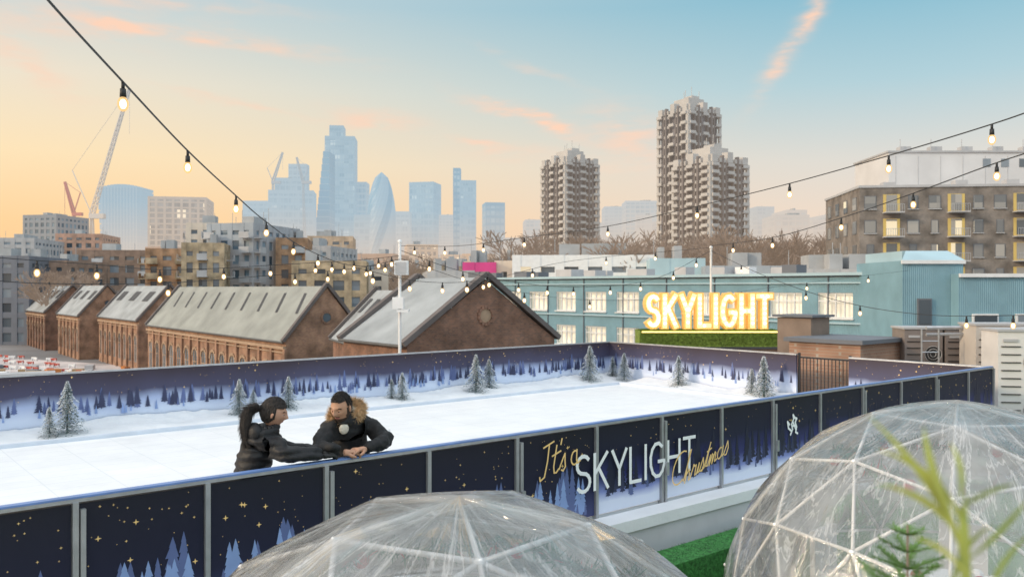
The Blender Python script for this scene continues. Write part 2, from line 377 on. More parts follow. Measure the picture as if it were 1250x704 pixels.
tower('residential_tower',807,887,124,262,32)
tower('residential_tower',827,923,185,236,32)

# ---------------------------------------------------------------- mid-left blocks
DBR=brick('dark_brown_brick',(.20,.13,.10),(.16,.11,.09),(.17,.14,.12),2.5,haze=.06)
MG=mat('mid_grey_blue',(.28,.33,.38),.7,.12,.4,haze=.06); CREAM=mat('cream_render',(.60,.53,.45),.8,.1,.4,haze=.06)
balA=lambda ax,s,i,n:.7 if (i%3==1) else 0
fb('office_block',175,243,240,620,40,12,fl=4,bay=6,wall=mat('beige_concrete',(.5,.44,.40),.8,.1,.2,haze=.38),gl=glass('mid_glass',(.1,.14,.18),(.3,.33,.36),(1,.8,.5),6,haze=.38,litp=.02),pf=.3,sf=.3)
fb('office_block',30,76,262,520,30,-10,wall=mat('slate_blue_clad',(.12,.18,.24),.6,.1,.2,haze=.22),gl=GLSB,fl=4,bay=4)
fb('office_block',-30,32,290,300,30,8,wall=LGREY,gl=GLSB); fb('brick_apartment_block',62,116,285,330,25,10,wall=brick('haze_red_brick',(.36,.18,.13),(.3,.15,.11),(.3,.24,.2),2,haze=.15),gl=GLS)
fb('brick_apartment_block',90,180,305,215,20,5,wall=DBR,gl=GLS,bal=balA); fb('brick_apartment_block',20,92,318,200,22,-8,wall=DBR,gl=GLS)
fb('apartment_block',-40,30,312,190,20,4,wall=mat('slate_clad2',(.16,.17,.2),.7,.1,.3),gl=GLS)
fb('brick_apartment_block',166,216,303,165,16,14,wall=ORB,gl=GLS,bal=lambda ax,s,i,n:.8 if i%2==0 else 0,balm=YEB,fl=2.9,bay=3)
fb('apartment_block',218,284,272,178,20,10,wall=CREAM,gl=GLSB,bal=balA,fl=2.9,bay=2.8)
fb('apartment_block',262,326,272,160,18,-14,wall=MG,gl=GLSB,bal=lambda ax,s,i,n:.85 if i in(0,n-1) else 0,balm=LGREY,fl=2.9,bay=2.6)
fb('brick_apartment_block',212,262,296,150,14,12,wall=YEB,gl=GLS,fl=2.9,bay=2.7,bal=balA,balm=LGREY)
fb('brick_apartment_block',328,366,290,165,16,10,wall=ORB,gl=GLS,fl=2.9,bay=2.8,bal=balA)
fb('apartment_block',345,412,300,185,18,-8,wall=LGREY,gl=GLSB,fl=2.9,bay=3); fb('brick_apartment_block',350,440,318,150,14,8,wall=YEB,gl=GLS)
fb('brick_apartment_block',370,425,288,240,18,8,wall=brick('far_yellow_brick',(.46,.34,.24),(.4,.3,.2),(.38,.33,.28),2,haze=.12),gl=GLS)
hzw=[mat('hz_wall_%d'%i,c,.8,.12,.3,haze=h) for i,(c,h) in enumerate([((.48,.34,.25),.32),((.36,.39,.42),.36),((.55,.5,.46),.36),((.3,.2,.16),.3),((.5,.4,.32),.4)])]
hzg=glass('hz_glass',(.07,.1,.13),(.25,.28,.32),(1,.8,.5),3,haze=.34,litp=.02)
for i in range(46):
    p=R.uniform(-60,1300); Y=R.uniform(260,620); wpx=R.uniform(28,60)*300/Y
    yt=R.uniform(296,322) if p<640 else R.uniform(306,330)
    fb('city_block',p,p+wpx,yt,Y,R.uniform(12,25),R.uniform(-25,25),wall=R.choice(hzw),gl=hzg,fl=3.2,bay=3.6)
for i in range(26):
    p=R.uniform(380,660); Y=R.uniform(140,240); wpx=R.uniform(25,55)
    fb('terraced_house' if i%2 else 'low_office_block',p,p+wpx,R.uniform(324,342),Y,R.uniform(10,16),R.uniform(-25,25),wall=R.choice([YEB,ORB,LGREY,CREAM,MG]),gl=GLS,fl=2.9,bay=3)

# ---------------------------------------------------------------- right apartments
YB=mat('yellow_balcony_back',(.60,.44,.14),.5,.1,.5)
GB=brick('grey_brick',(.23,.195,.17),(.19,.165,.145),(.2,.185,.17),2.5)
def apt(name,x0,x1,yt,Y,dep,rz,nf,nb,wallm,every=3):
    w=(x1-x0)/F*Y; cx=((x0+x1)/2-625)/F*Y; z1=H+(352-yt)/F*Y; e=empty(name,(cx,Y+dep/2,0),math.radians(rz)); b=MB(); c=MB()
    b.box((0,0,(z1+GZ)/2),(w,dep,z1-GZ),0); b.box((0,0,z1+.15),(w+.3,dep+.3,.3),3)
    fh=3.0; rr=random.Random(5)
    for k in range(nf):
        zc=z1-1.9-k*fh
        for i in range(nb):
            x=-w/2+(i+.5)*w/nb
            if every and i%every==1:
                b.box((x,-dep/2-.01,zc-.1),(w/nb*.78,.06,2.3),2); 
                b.box((x,-dep/2-.75,zc-1.25),(w/nb*.86,1.5,.14),3); 
                for s in range(9): b.box((x-w/nb*.42+s*w/nb*.105,-dep/2-1.45,zc-.75),(.04,.04,.9),4)
                b.box((x,-dep/2-1.45,zc-.28),(w/nb*.86,.06,.05),4); c.box((x,-dep/2-.03,zc),(w/nb*.5,.08,2.0),0)
            else:
                ww=w/nb*rr.choice((.28,.4,.5)); b.box((x,-dep/2-.01,zc+.05),(ww+.16,.08,1.66),1); c.box((x,-dep/2-.04,zc+.05),(ww,.08,1.5),0)
                b.box((x,-dep/2-.1,zc-.8),(ww+.3,.18,.1),3)
        for j in range(4):
            y=-dep/2+(j+.5)*dep/4; b.box((-w/2-.01,y,zc+.05),(.08,1.7,1.66),1); c.box((-w/2-.04,y,zc+.05),(.08,1.5,1.5),0)
    for k in range(5): b.box((rr.uniform(-w*.4,w*.4),rr.uniform(-dep*.3,dep*.3),z1+.8),(1.5,1.5,1.1),3)
    b.obj('walls_and_balconies',[wallm,DGREY,YB,LGREY,STEEL],e); c.obj('windows',[glass('apt_glass',(.08,.1,.12),(.35,.34,.32),(1,.8,.45),2.2,litp=.06,estr=.6)],e)
apt('brick_apartment_block',1062,1290,228,105,16,-6,7,9,GB)
e=empty('white_rooftop_storey'); b=MB(); Y=122.; x0=(1085-625)/F*Y; x1=(1330-625)/F*Y; zt=H+(352-186)/F*Y
b.box(((x0+x1)/2,Y+6,(zt+GZ)/2),(x1-x0,12,zt-GZ),0); b.box(((x0+x1)/2,Y+6,zt+.1),(x1-x0+.4,12.4,.25),1)
for k in range(7): b.box((x0+14+k*2.6,Y-.02,zt-1.5),(1.1,.06,1.2),2); 
for k in range(6): b.box((x0+4+k*4.5,Y+4,zt+.8),(1.6,1.4,1.2),1); b.rod((x0+3+k*4.5,Y+3,zt),(x0+3+k*4.5,Y+3,zt+2.4),.05,n=4,mi=1)
for k in range(9): b.box((x0+1+k*3.2,Y-.01,(zt+GZ)/2),(.05,.04,zt-GZ-1),1)
b.obj('walls',[mat('white_cladding',(.62,.62,.63),.6,.08,.3,haze=.05),LGREY,GLS],e)
fb('brick_apartment_block',1050,1110,268,150,16,-8,wall=REB,gl=GLS)

# ---------------------------------------------------------------- bare trees (distant mass)
def baretree(seed,h=14):
    rr=random.Random(seed); b=MB()
    def br(p,d,l,r,lv):
        q=p+d*l; b.rod(p,q,r,r*.7,n=4 if lv<2 else 3,cap=False)
        if lv>=6: return
        for k in range(3):
            ax=Vector((rr.uniform(-1,1),rr.uniform(-1,1),rr.uniform(-.3,.6))).normalized()
            nd_=(d+ax*rr.uniform(.45,.85)).normalized(); nd_.z=max(nd_.z,-.05)
            br(p.lerp(q,rr.uniform(.5,1)),nd_,l*rr.uniform(.62,.8),max(r*.56,.030),lv+1)
    br(Vector((0,0,0)),Vector((0,0,1)),h*.26,.28,0)
    return b
BARK=mat('bark',(.17,.13,.11),.9,.3,2,haze=.14)
pool=[]
for i in range(3):
    o=baretree(i).obj('crown',[BARK]); zs_=max(v.co.z for v in o.data.vertices); pool.append((o.data,zs_)); bpy.data.objects.remove(o)
dt=empty('distant_bare_trees')
def puttree(par,px,Y,yt,k):
    me,zh=pool[k%3]
    o=bpy.data.objects.new('bare_tree_crown',me); COL.objects.link(o); o.parent=par
    top=H+(352-yt)/F*Y; s=(top-GZ)/zh; o.location=((px-625)/F*Y,Y,GZ); o.scale=(s*1.1,s*1.1,s); o.rotation_euler[2]=R.uniform(0,6)
for i in range(34): puttree(dt,R.uniform(640,1075),R.uniform(135,195),R.uniform(276,304),i)
for i in range(6): puttree(dt,R.uniform(440,640),R.uniform(150,220),R.uniform(306,324),i)
for i in range(3): puttree(dt,R.uniform(60,330),R.uniform(165,190),R.uniform(318,330),i)

# ---------------------------------------------------------------- blue industrial building
BLU=mat('blue_corrugated_cladding',(.20,.35,.42),.5,.12,.6,wave=('X',2.2))
BLU2=mat('pale_blue_panel',(.36,.50,.56),.55,.1,.4)
LITW=mat('lit_window_interior',(.62,.58,.5),.4,.4,.9,emit=(1,.88,.68,1),estr=.45)
A=Vector((30.5,64,0)); Bp=Vector((-13,115,0)); dv=(Bp-A); LN=dv.length; ang=math.atan2(-dv.y,-dv.x)
e=empty('blue_industrial_building',(A.x,A.y,0),ang)
b=MB(); c=MB()
dep=18
ztop=3.6
c.box((-LN/2,dep/2+.35,(ztop+GZ)/2-.3),(LN-.6,dep-.5,ztop-GZ-.8),0)
nb=15; bw=LN/nb
zr=[(.15,2.2),(-3.5,-1.4),(-7.2,-5)]
edges=[ztop]+[v for a_,b_ in zr for v in (b_,a_)]+[GZ]
for i in range(0,len(edges),2):
    b.box((-LN/2,.2,(edges[i]+edges[i+1])/2),(LN,.4,edges[i]-edges[i+1]),0)
for i in range(nb+1):
    for (z0_,z1_) in zr: b.box((-i*bw,.19,(z0_+z1_)/2),(bw*.32,.36,z1_-z0_),0)
for i in range(nb):
    for (z0_,z1_) in zr:
        xc=-(i+.5)*bw; ww=bw*.68
        for s in range(5): b.box((xc-ww/2+s*ww/4,.16,(z0_+z1_)/2),(.09,.16,z1_-z0_),1)
        for zz_ in (z0_+.05,(z0_+z1_)/2+.35,z1_-.05): b.box((xc,.15,zz_),(ww,.15,.09),1)
        b.box((xc,-.06,z0_-.06),(ww+.2,.2,.1),1)
b.box((-LN/2,.1,ztop+.12),(LN+.4,1.0,.24),2); b.box((-LN/2,.12,3.0),(LN,.62,.12),2)
b.box((-LN/2,.05,-.25),(LN,.5,.14),2)
b.box((-LN/2,dep/2,ztop),(LN,dep,.3),3)
for i in range(16): b.box((-R.uniform(2,LN-2),R.uniform(3,14),ztop+.6),(R.uniform(1,3),R.uniform(1,2),1.0),R.choice((1,3,4)))
for i in range(12): 
    x=-LN*(i+.3)/12; b.rod((x,-.06,ztop),(x,-.06,GZ),.06,n=6,mi=4)
b.obj('walls',[BLU,WHITE,BLU2,LGREY,DGREY],e); c.obj('windows',[LITW],e)
e=empty('blue_corrugated_block'); b=MB()
x0=(1102-625)/F*60; x1=(1176-625)/F*60; zt=H+(352-318)/F*60
b.box(((x0+x1)/2,64,(zt+GZ)/2),(x1-x0,8,zt-GZ),0)
b.poly([(x0-.1,59.9,zt+.02),(x1+.1,59.9,zt+.02),(x1-.3,61.5,zt+.75),(x0+.9,61.5,zt+.75)],1); b.box(((x0+x1)/2+.2,64.8,zt+.4),(x1-x0-1,6.4,.7),1)
b.box(((x0+x1)/2,59.93,zt-.1),(x1-x0+.2,.2,.25),2)
x2=(1180-625)/F*58; x3=(1330-625)/F*58; z2=H+(352-334)/F*58
b.box(((x2+x3)/2,66,(z2+GZ)/2),(x3-x2,14,z2-GZ),0); b.box(((x2+x3)/2,58.9,z2-.1),(x3-x2,.25,.25),2)
b.box((x0+1.5,59.94,.9),(1.0,.14,1.9),3); b.box((x0+1.5,59.9,.9),(.8,.14,1.7),4)
for i in range(4): b.box((x2+1.8+i*3,58.95,-.2),(1.8,.14,2.0),2); b.box((x2+1.8+i*3,58.9,-.2),(1.55,.14,1.8),4)
b.obj('walls',[BLU,BLU2,WHITE,DGREY,GLS],e)
fb('white_office_block',628,802,311,128,14,-3,wall=WHITE,gl=GLS,fl=3.4,bay=3.6,pf=.4,sf=.5)
MAG=mat('magenta_cladding',(.55,.05,.22),.5,.1,.5)
fb('magenta_shed',567,608,320,130,12,-3,wall=MAG,gl=MAG,fl=8,bay=9)
fb('cream_shed',606,630,318,131,12,-3,wall=CREAM,gl=GLS)
fb('low_warehouse',510,568,330,125,20,8,wall=LGREY,gl=GLSB); fb('blue_roof_shed',803,870,315,118,20,-6,wall=BLU2,gl=BLU2,fl=9,bay=9)
fb('low_warehouse',870,1000,324,112,16,-6,wall=MG,gl=BLU2,fl=9,bay=9); fb('low_warehouse',990,1100,328,100,16,-6,wall=LGREY,gl=GLS)

# ---------------------------------------------------------------- old brick warehouses
ROOF=mat('pale_corrugated_roof',(.30,.31,.285),.65,.2,.35,wave=('X',3.0)); ROOFS=mat('grey_metal_roof',(.34,.36,.37),.6,.25,.35,wave=('X',3.0))
DRF=mat('dark_slate',(.05,.05,.055),.7,.2,.5)
def shed(name,corner,d1,length,width,zE,zR,wallm,roofm,arches=True,gwin=True,sky=8,rake=False):
    d1=Vector((*d1,0)).normalized(); ang=math.atan2(d1.y,d1.x)
    e=empty(name,(corner[0],corner[1],0),ang)
    b=MB(); w=width; l=length
    for x in (0,l): 
        s=1 if x else -1
        b.poly([(x,0,GZ),(x,-w,GZ),(x,-w,zE),(x,-w/2,zR),(x,0,zE)][::s],0)
    b.poly([(0,0,GZ),(0,0,zE),(l,0,zE),(l,0,GZ)],0); b.poly([(0,-w,GZ),(l,-w,GZ),(l,-w,zE),(0,-w,zE)],0)
    o=.25
    dz=(zR-zE)/(w/2)*o
    nrm=.18
    b.poly([(-.0+.3,o,zE-dz+nrm),(l-.3,o,zE-dz+nrm),(l-.3,-w/2,zR+nrm),(.3,-w/2,zR+nrm)],1); b.poly([(.3,-w-o,zE-dz+nrm),(.3,-w/2,zR+nrm),(l-.3,-w/2,zR+nrm),(l-.3,-w-o,zE-dz+nrm)],1)
    for x in (.0,l-.0):
        for s in (0,1):
            ya=0.35 if s==0 else -w-.35; za=zE-dz+.1
            p=Vector((x,ya,za+.12)); q=Vector((x,-w/2,zR+.42)); d=(q-p); M=Matrix(((1,0,0),(0,d.normalized().y,-d.normalized().z),(0,d.normalized().z,d.normalized().y)))
            b.box((p+q)/2,(.5,d.length,.32),3,M=M)
    def onroof(x,t):
        return Vector((x,-w/2*t,zE+(zR-zE)*t+nrm+.06))
    for i in range(sky):
        x=l*(i+.7)/sky*.95
        ww=l/sky*.2
        if rake:
            a_=onroof(x,.45); c_=onroof(x,.85); ww=.30; sk=1.6
            b.poly([a_+Vector((-ww-sk,0,0)),a_+Vector((ww-sk,0,0)),c_+Vector((ww,0,0)),c_+Vector((-ww,0,0))],2)
        else:
            a_=onroof(x,.5); c_=onroof(x,.8)
            b.poly([a_+Vector((-ww,0,0)),a_+Vector((ww,0,0)),c_+Vector((ww,0,0)),c_+Vector((-ww,0,0))],2)
    b.rod((0,o+.08,zE-dz+.1),(l,o+.08,zE-dz+.1),.1,n=6,mi=4)
    n=int(l/3.2)
    if arches:
        for i in range(n):
            x=l*(i+.5)/n
            pts=[(x-.8,.03,zE-6.4),(x-.8,.03,zE-3.2)]+[(x-.8*math.cos(math.pi*k/6),.03,zE-3.2+.8*math.sin(math.pi*k/6)) for k in range(1,6)]+[(x+.8,.03,zE-3.2),(x+.8,.03,zE-6.4)]
            b.poly(pts,5)
            for k in range(8):
                a0=math.pi*k/8; a1=math.pi*(k+1)/8
                b.box((x-.98*math.cos((a0+a1)/2),.05,zE-3.2+.98*math.sin((a0+a1)/2)),(.3,.14,.3),6)
            b.box((x,.06,zE-4.3),(.06,.1,4),6); b.box((x,.07,zE-3.9),(1.5,.09,.07),6)
            xx=l*(i)/n; b.box((xx,.12,(zE-.8+GZ)/2),(.5,.26,zE-.8-GZ),0)
        b.box((l/2,.14,zE-.75),(l,.3,.3),6); b.box((l/2,.12,zE-1.2),(l,.2,.12),6)
    if gwin:
        cx=-w/2; r=.45; zc=zE+(zR-zE)*.42
        b.poly([(-.03,cx+r*math.cos(2*math.pi*k/16),zc+r*math.sin(2*math.pi*k/16)) for k in range(16)],6 if not arches else 5)
        for k in range(14):
            a_=2*math.pi*(k+.5)/14; b.box((-.04,cx+(r+.1)*math.cos(a_),zc+(r+.1)*math.sin(a_)),(.12,.2,.2),0)
    b.obj('walls_and_roof',[wallm,roofm,DRF,mat('coping_stone',(.13,.11,.105),.8,.2,1),mat('gutter',(.1,.1,.1)),GLS,mat('buff_brick_trim',(.36,.25,.17),.9,.2,2)],e)
dA=(-.61,.79)
shed('brick_warehouse',(-22,83),dA,49,8.6,-2.5,2.6,ARB,ROOF,sky=9,rake=True)
shed('brick_warehouse',(-6.4,52),dA,8.5,11.8,-.9,3.1,REB,ROOFS,arches=False,sky=0)
shed('brick_warehouse',(-10.6,64),(-.38,.92),15,8.0,-1.9,2.2,REB,ROOFS,arches=False,gwin=False,sky=5)
shed('brick_warehouse',(-56,128),dA,26,9,-2.2,2.8,ARB,ROOFS,sky=3)
shed('brick_warehouse',(-76,150),dA,20,9,-2.2,2.9,ARB,ROOFS,sky=3)
shed('brick_warehouse',(-94,172),dA,24,10,-2.2,2.9,REB,ROOFS,sky=4)
shed('brick_warehouse',(-44,138),dA,30,9,-2.2,2.4,REB,ROOFS,arches=False,sky=4)
e=empty('flat_roof_annexe'); b=MB()
b.box((7,48,(-2.6+GZ)/2),(24,14,-2.6-GZ),0); b.box((7,41.1,-2.4),(24,.3,.5),1)
for (x,y,sx,sy,sz) in [(-1,44,3,1.6,.5),(3,45,2.4,1.6,.4),(6,43.5,2,1.5,.55),(10,46,3,2,.6),(0,49,3,2,.5)]:
    b.box((x,y,-2.6+sz/2),(sx,sy,sz),2); b.box((x,y,-2.55+sz),(sx-.3,sy-.3,.1),3)
for i in range(20):
    x=-4.5+i*.9; b.rod((x,41.2,-2.2),(x,41.2,-1.2),.03,n=4,mi=4)
b.rod((-4.6,41.2,-1.2),(13,41.2,-1.2),.03,n=4,mi=4); b.rod((-4.6,41.2,-1.7),(13,41.2,-1.7),.02,n=4,mi=4)
b.obj('roof_and_vents',[mat('roof_felt',(.14,.14,.15),.9,.3,.5),LGREY,DRF,WHITE,STEEL],e)
e=empty('low_grey_roof'); b=MB()
b.box((-1.5,34,(-.95+GZ)/2),(13,8,-.95-GZ),0); b.box((-1.5,30.1,-.85),(13,.25,.3),1)
for (x,y,sx,sy,sz) in [(-3.5,32,2.4,1.2,.45),(-.5,33,1.8,1.2,.4),(2.4,32,2.0,1.2,.5),(-6,33,1.6,1,.4)]:
    b.box((x,y,-.95+sz/2),(sx,sy,sz),1); b.box((x,y,-.9+sz),(sx+.15,sy+.15,.08),2)
b.obj('roof',[MC['roof_felt'],DGREY,LGREY],e)

# ---------------------------------------------------------------- construction yard on the left
b=MB(); b.poly([(-90,75,GZ+.004),(-30,60,GZ+.004),(-42,128,GZ+.004),(-110,165,GZ+.004)]); b.obj('yard_pavement',[mat('pale_slab',(.50,.44,.42),.9,.35,.25)])
b=MB(); RED=mat('red_plastic',(.42,.07,.05),.6); 
for row in range(7):
    y0=84+row*10
    for i in range(26):
        if R.random()<.35: continue
        x=-38-row*6-i*1.5+R.uniform(-.3,.3); y=y0+i*.8+R.uniform(-.5,.5)
        b.box((x,y,GZ+.45),(1.1,.2,.35),0 if R.random()<.6 else 1,rz=R.uniform(-.5,.3)); b.box((x-.4,y,GZ+.25),(.08,.4,.5),1); b.box((x+.4,y,GZ+.25),(.08,.4,.5),1)
b.obj('construction_barriers',[RED,WHITE])
b=MB()
for i in range(150):
    x=R.uniform(-80,-40); y=R.uniform(80,135); s=R.uniform(.3,1.5); b.box((x,y,GZ+s*.3),(s*1.5,s,s*.6),R.choice((1,2,2,3,3,4,5)),rz=R.uniform(0,3))
b.obj('building_materials',[RED,WHITE,LGREY,mat('timber',(.36,.24,.13)),mat('orange_plastic',(.5,.18,.05)),DGREY])
def van(loc,rz):
    e=empty('parked_van',loc,rz); b=MB()
    prof=[(-2.6,.4),(-2.6,2.2),(-2.4,2.35),(1.2,2.35),(1.9,1.45),(2.6,1.2),(2.7,.4)]
    for s in (-1,1): b.poly([(x,s*.95,z_) for x,z_ in prof][::s],0)
    for i in range(len(prof)):
        p,q=prof[i],prof[(i+1)%len(prof)]; b.poly([(p[0],-.95,p[1]),(q[0],-.95,q[1]),(q[0],.95,q[1]),(p[0],.95,p[1])],0)
    b.poly([(1.29,-.85,2.28),(1.29,.85,2.28),(1.92,.85,1.50),(1.92,-.85,1.50)],1) 
    for s in (-1,1):
        b.box((.9,s*.955,1.75),(.9,.02,.6),1)
        for x in (-1.7,1.8): b.rod((x,s*.75,.38),(x,s*.99,.38),.38,n=14,mi=2)
    b.obj('bodywork',[WHITE,GLS,BLK],e)
van((-44,80,GZ),.6); van((-50,86,GZ),2.2); van((-63,104,GZ),.4)
e=empty('site_cabin',(-56,97,GZ),.5); b=MB(); b.box((0,0,1.4),(7,2.6,2.8),0); b.box((0,0,2.88),(7.2,2.8,.16),1)
for i in range(3): b.box((-2.3+i*2.3,-1.33,1.6),(1.1,.06,1),2)
b.obj('cabin',[WHITE,LGREY,GLS],e)

# ================================================================= ROOFTOP RINK
U=Vector((.769,.639,0)).normalized(); V=Vector((-U.y,U.x,0)); F0=Vector((0,8.87,0)); AU=math.atan2(U.y,U.x)
def rk(s,v,z=0): return F0+U*s+V*v+Vector((0,0,z))
S1=12.15; VW=10.25; S0=-11.0
b=MB()
def slab(b,s0,s1,v0,v1,z0,z1,mi=0):
    c=rk((s0+s1)/2,(v0+v1)/2,(z0+z1)/2); b.box(c,(s1-s0,v1-v0,z1-z0),mi,rz=AU)
slab(b,-26,26,-14,VW+3.2,GZ,DECK,0)
b.obj('roof_deck_building',[mat('roof_deck_membrane',(.2,.2,.21),.9,.25,.8)])
b=MB(); slab(b,-14,15,-13.5,-.75,DECK+.001,DECK+.03,0)
TURF=mat('artificial_grass',(.045,.15,.035),.9,.45,30,bump=.8,bscale=160)
b.obj('artificial_grass_floor',[TURF])
b=MB(); slab(b,S0,S1,0,VW,DECK+.004,-.02,0); b.obj('rink_base',[SNOW])
def icemat():
    m=bpy.data.materials.new('ice'); t,N,L=nt(m); p=N.new('ShaderNodeBsdfPrincipled'); tc=N.new('ShaderNodeTexCoord')
    n=N.new('ShaderNodeTexNoise'); n.inputs['Scale'].default_value=1.2; n.inputs['Detail'].default_value=9; n.inputs['Roughness'].default_value=.7; L.new(tc.outputs['Object'],n.inputs[0])
    r=N.new('ShaderNodeValToRGB'); r.color_ramp.elements[0].position=.3; r.color_ramp.elements[0].color=(.78,.785,.80,1); r.color_ramp.elements[1].position=.65; r.color_ramp.elements[1].color=(.88,.88,.885,1)
    L.new(n.outputs[0],r.inputs[0])
    mp=N.new('ShaderNodeMapping'); mp.inputs['Rotation'].default_value=(0,0,-AU); L.new(tc.outputs['Object'],mp.inputs[0])
    bk=N.new('ShaderNodeTexBrick'); bk.offset=0; bk.inputs['Scale'].default_value=.62; bk.inputs['Mortar Size'].default_value=.007; bk.inputs['Mortar Smooth'].default_value=.6; bk.inputs['Color1'].default_value=(1,1,1,1); bk.inputs['Color2'].default_value=(.975,.98,.985,1); bk.inputs['Mortar'].default_value=(.86,.88,.90,1); L.new(mp.outputs[0],bk.inputs[0])
    mu=N.new('ShaderNodeMix'); mu.data_type='RGBA'; mu.blend_type='MULTIPLY'; mu.inputs[0].default_value=1; L.new(r.outputs[0],mu.inputs[6]); L.new(bk.outputs[0],mu.inputs[7]); L.new(mu.outputs[2],p.inputs['Base Color'])
    n2=N.new('ShaderNodeTexNoise'); n2.inputs['Scale'].default_value=40; mp2=N.new('ShaderNodeMapping'); mp2.inputs['Scale'].default_value=(1,.08,1); mp2.inputs['Rotation'].default_value=(0,0,.9); L.new(tc.outputs['Object'],mp2.inputs[0]); L.new(mp2.outputs[0],n2.inputs[0])
    mr=N.new('ShaderNodeMapRange'); L.new(n2.outputs[0],mr.inputs[0]); mr.inputs[3].default_value=.25; mr.inputs[4].default_value=.6; L.new(mr.outputs[0],p.inputs['Roughness'])
    bp=N.new('ShaderNodeBump'); bp.inputs['Strength'].default_value=.15; L.new(n2.outputs[0],bp.inputs['Height']); L.new(bp.outputs[0],p.inputs['Normal'])
    finish(t,N,L,p.outputs[0],0); return m
b=MB(); b.poly([rk(S0,.06,-.012),rk(S1-1.0,.06,-.012),rk(S1-1.0,VW-1.3,-.012),rk(S0,VW-1.3,-.012)]); b.obj('ice_rink',[icemat()])
b=MB(); slab(b,S0,S1-1,VW-1.36,VW-1.26,-.02,.05); slab(b,S1-1.05,S1-.95,.05,VW-1.36,-.02,.051); b.obj('rink_kerb',[mat('pale_blue_kerb',(.64,.69,.77),.6,.06,3)])
def bank(name,fn,nu,nv):
    b=MB(); P=[[fn(i/nu,j/nv) for j in range(nv+1)] for i in range(nu+1)]
    for i in range(nu):
        for j in range(nv): b.poly([P[i][j],P[i+1][j],P[i+1][j+1],P[i][j+1]])
    return b.obj(name,[SNOW],smooth=True)
from mathutils import noise
def hn(x,y): return noise.noise(Vector((x*.9,y*1.7,.3)))*.5+.5+noise.noise(Vector((x*5,y*5,1)))*.16+noise.noise(Vector((x*11,y*11,3)))*.08
bank('snow_bank',lambda a,c:(lambda s,v:rk(s,v,-.015+(.04+.20*hn(s,v))*c**1.1))(S0+(S1-S0-.05)*a,VW-1.25+1.22*c),260,14)
bank('snow_bank',lambda a,c:(lambda s,v:rk(s,v,-.013+(.03+.15*hn(s,v))*c))(S1-.94+.9*c,.1+(VW-1.4)*a),110,12)

# -- barrier panels with printed winter forest
def panelmat(name,stops,amp=.45):
    m=bpy.data.materials.new(name); t,N,L=nt(m); p=N.new('ShaderNodeBsdfPrincipled'); g=N.new('ShaderNodeNewGeometry'); s=N.new('ShaderNodeSeparateXYZ'); L.new(g.outputs['Position'],s.inputs[0])
    n=N.new('ShaderNodeTexNoise'); n.inputs['Scale'].default_value=.9; n.inputs['Detail'].default_value=5; L.new(g.outputs['Position'],n.inputs[0])
    ma=N.new('ShaderNodeMath'); ma.operation='MULTIPLY_ADD'; L.new(n.outputs[0],ma.inputs[0]); ma.inputs[1].default_value=amp; L.new(s.outputs[2],ma.inputs[2])
    mb=N.new('ShaderNodeMath'); mb.operation='SUBTRACT'; L.new(ma.outputs[0],mb.inputs[0]); mb.inputs[1].default_value=amp/2
    r=N.new('ShaderNodeValToRGB'); e=r.color_ramp.elements
    while len(e)<len(stops): e.new(.5)
    for i,(q,c) in enumerate(stops): e[i].position=q; e[i].color=lin(c)
    L.new(mb.outputs[0],r.inputs[0]); L.new(r.outputs[0],p.inputs['Base Color']); p.inputs['Roughness'].default_value=.5; p.inputs['Specular IOR Level'].default_value=.3
    finish(t,N,L,p.outputs[0],0); return m
PB=panelmat('printed_panel_back',[(.22,(208,218,238)),(.44,(168,182,216)),(.62,(74,74,100)),(.98,(58,50,60))],.3)
PF=panelmat('printed_panel_front',[(.02,(62,68,110)),(.4,(32,34,58)),(.98,(28,29,40))])
PF2=panelmat('printed_panel_front_snowy',[(.12,(212,220,238)),(.22,(130,142,196)),(.38,(54,58,112)),(.6,(32,35,60)),(.98,(28,29,42))],.35)
NAVY=mat('print_navy_trees',lin((50,56,88))[:3],.5,.1,3); MIDB=mat('print_blue_trees',lin((90,104,150))[:3],.5,.1,3); PALEB=mat('print_pale_trees',lin((134,158,206))[:3],.5,.15,3); GOLD=mat('print_gold',lin((245,205,135))[:3],.5,.05); PWHT=mat('print_white',(.9,.9,.9),.5,.02)
DNAVY=mat('print_dark_trees',lin((26,30,56))[:3],.5,.1,3)
def pine2d(org,dx,h,rr):
    w=h*rr.uniform(.17,.24); n=7; L_=[];R_=[]
    for k in range(n):
        zt=h*(1-k/n*.94); zb=h*(1-(k+1)/n*.94); wi=w*((k+1)/n)**.85
        L_+= [(-wi*.45*(1 if k else 0),zt),(-wi*rr.uniform(.8,1.15),zb)]; R_+=[(wi*.45*(1 if k else 0),zt),(wi*rr.uniform(.8,1.15),zb)]
    pts=L_+[(-w*.08,h*.05),(-w*.08,0),(w*.08,0),(w*.08,h*.05)]+R_[::-1][:-1]
    return [org+dx*x+Vector((0,0,z_)) for x,z_ in pts]
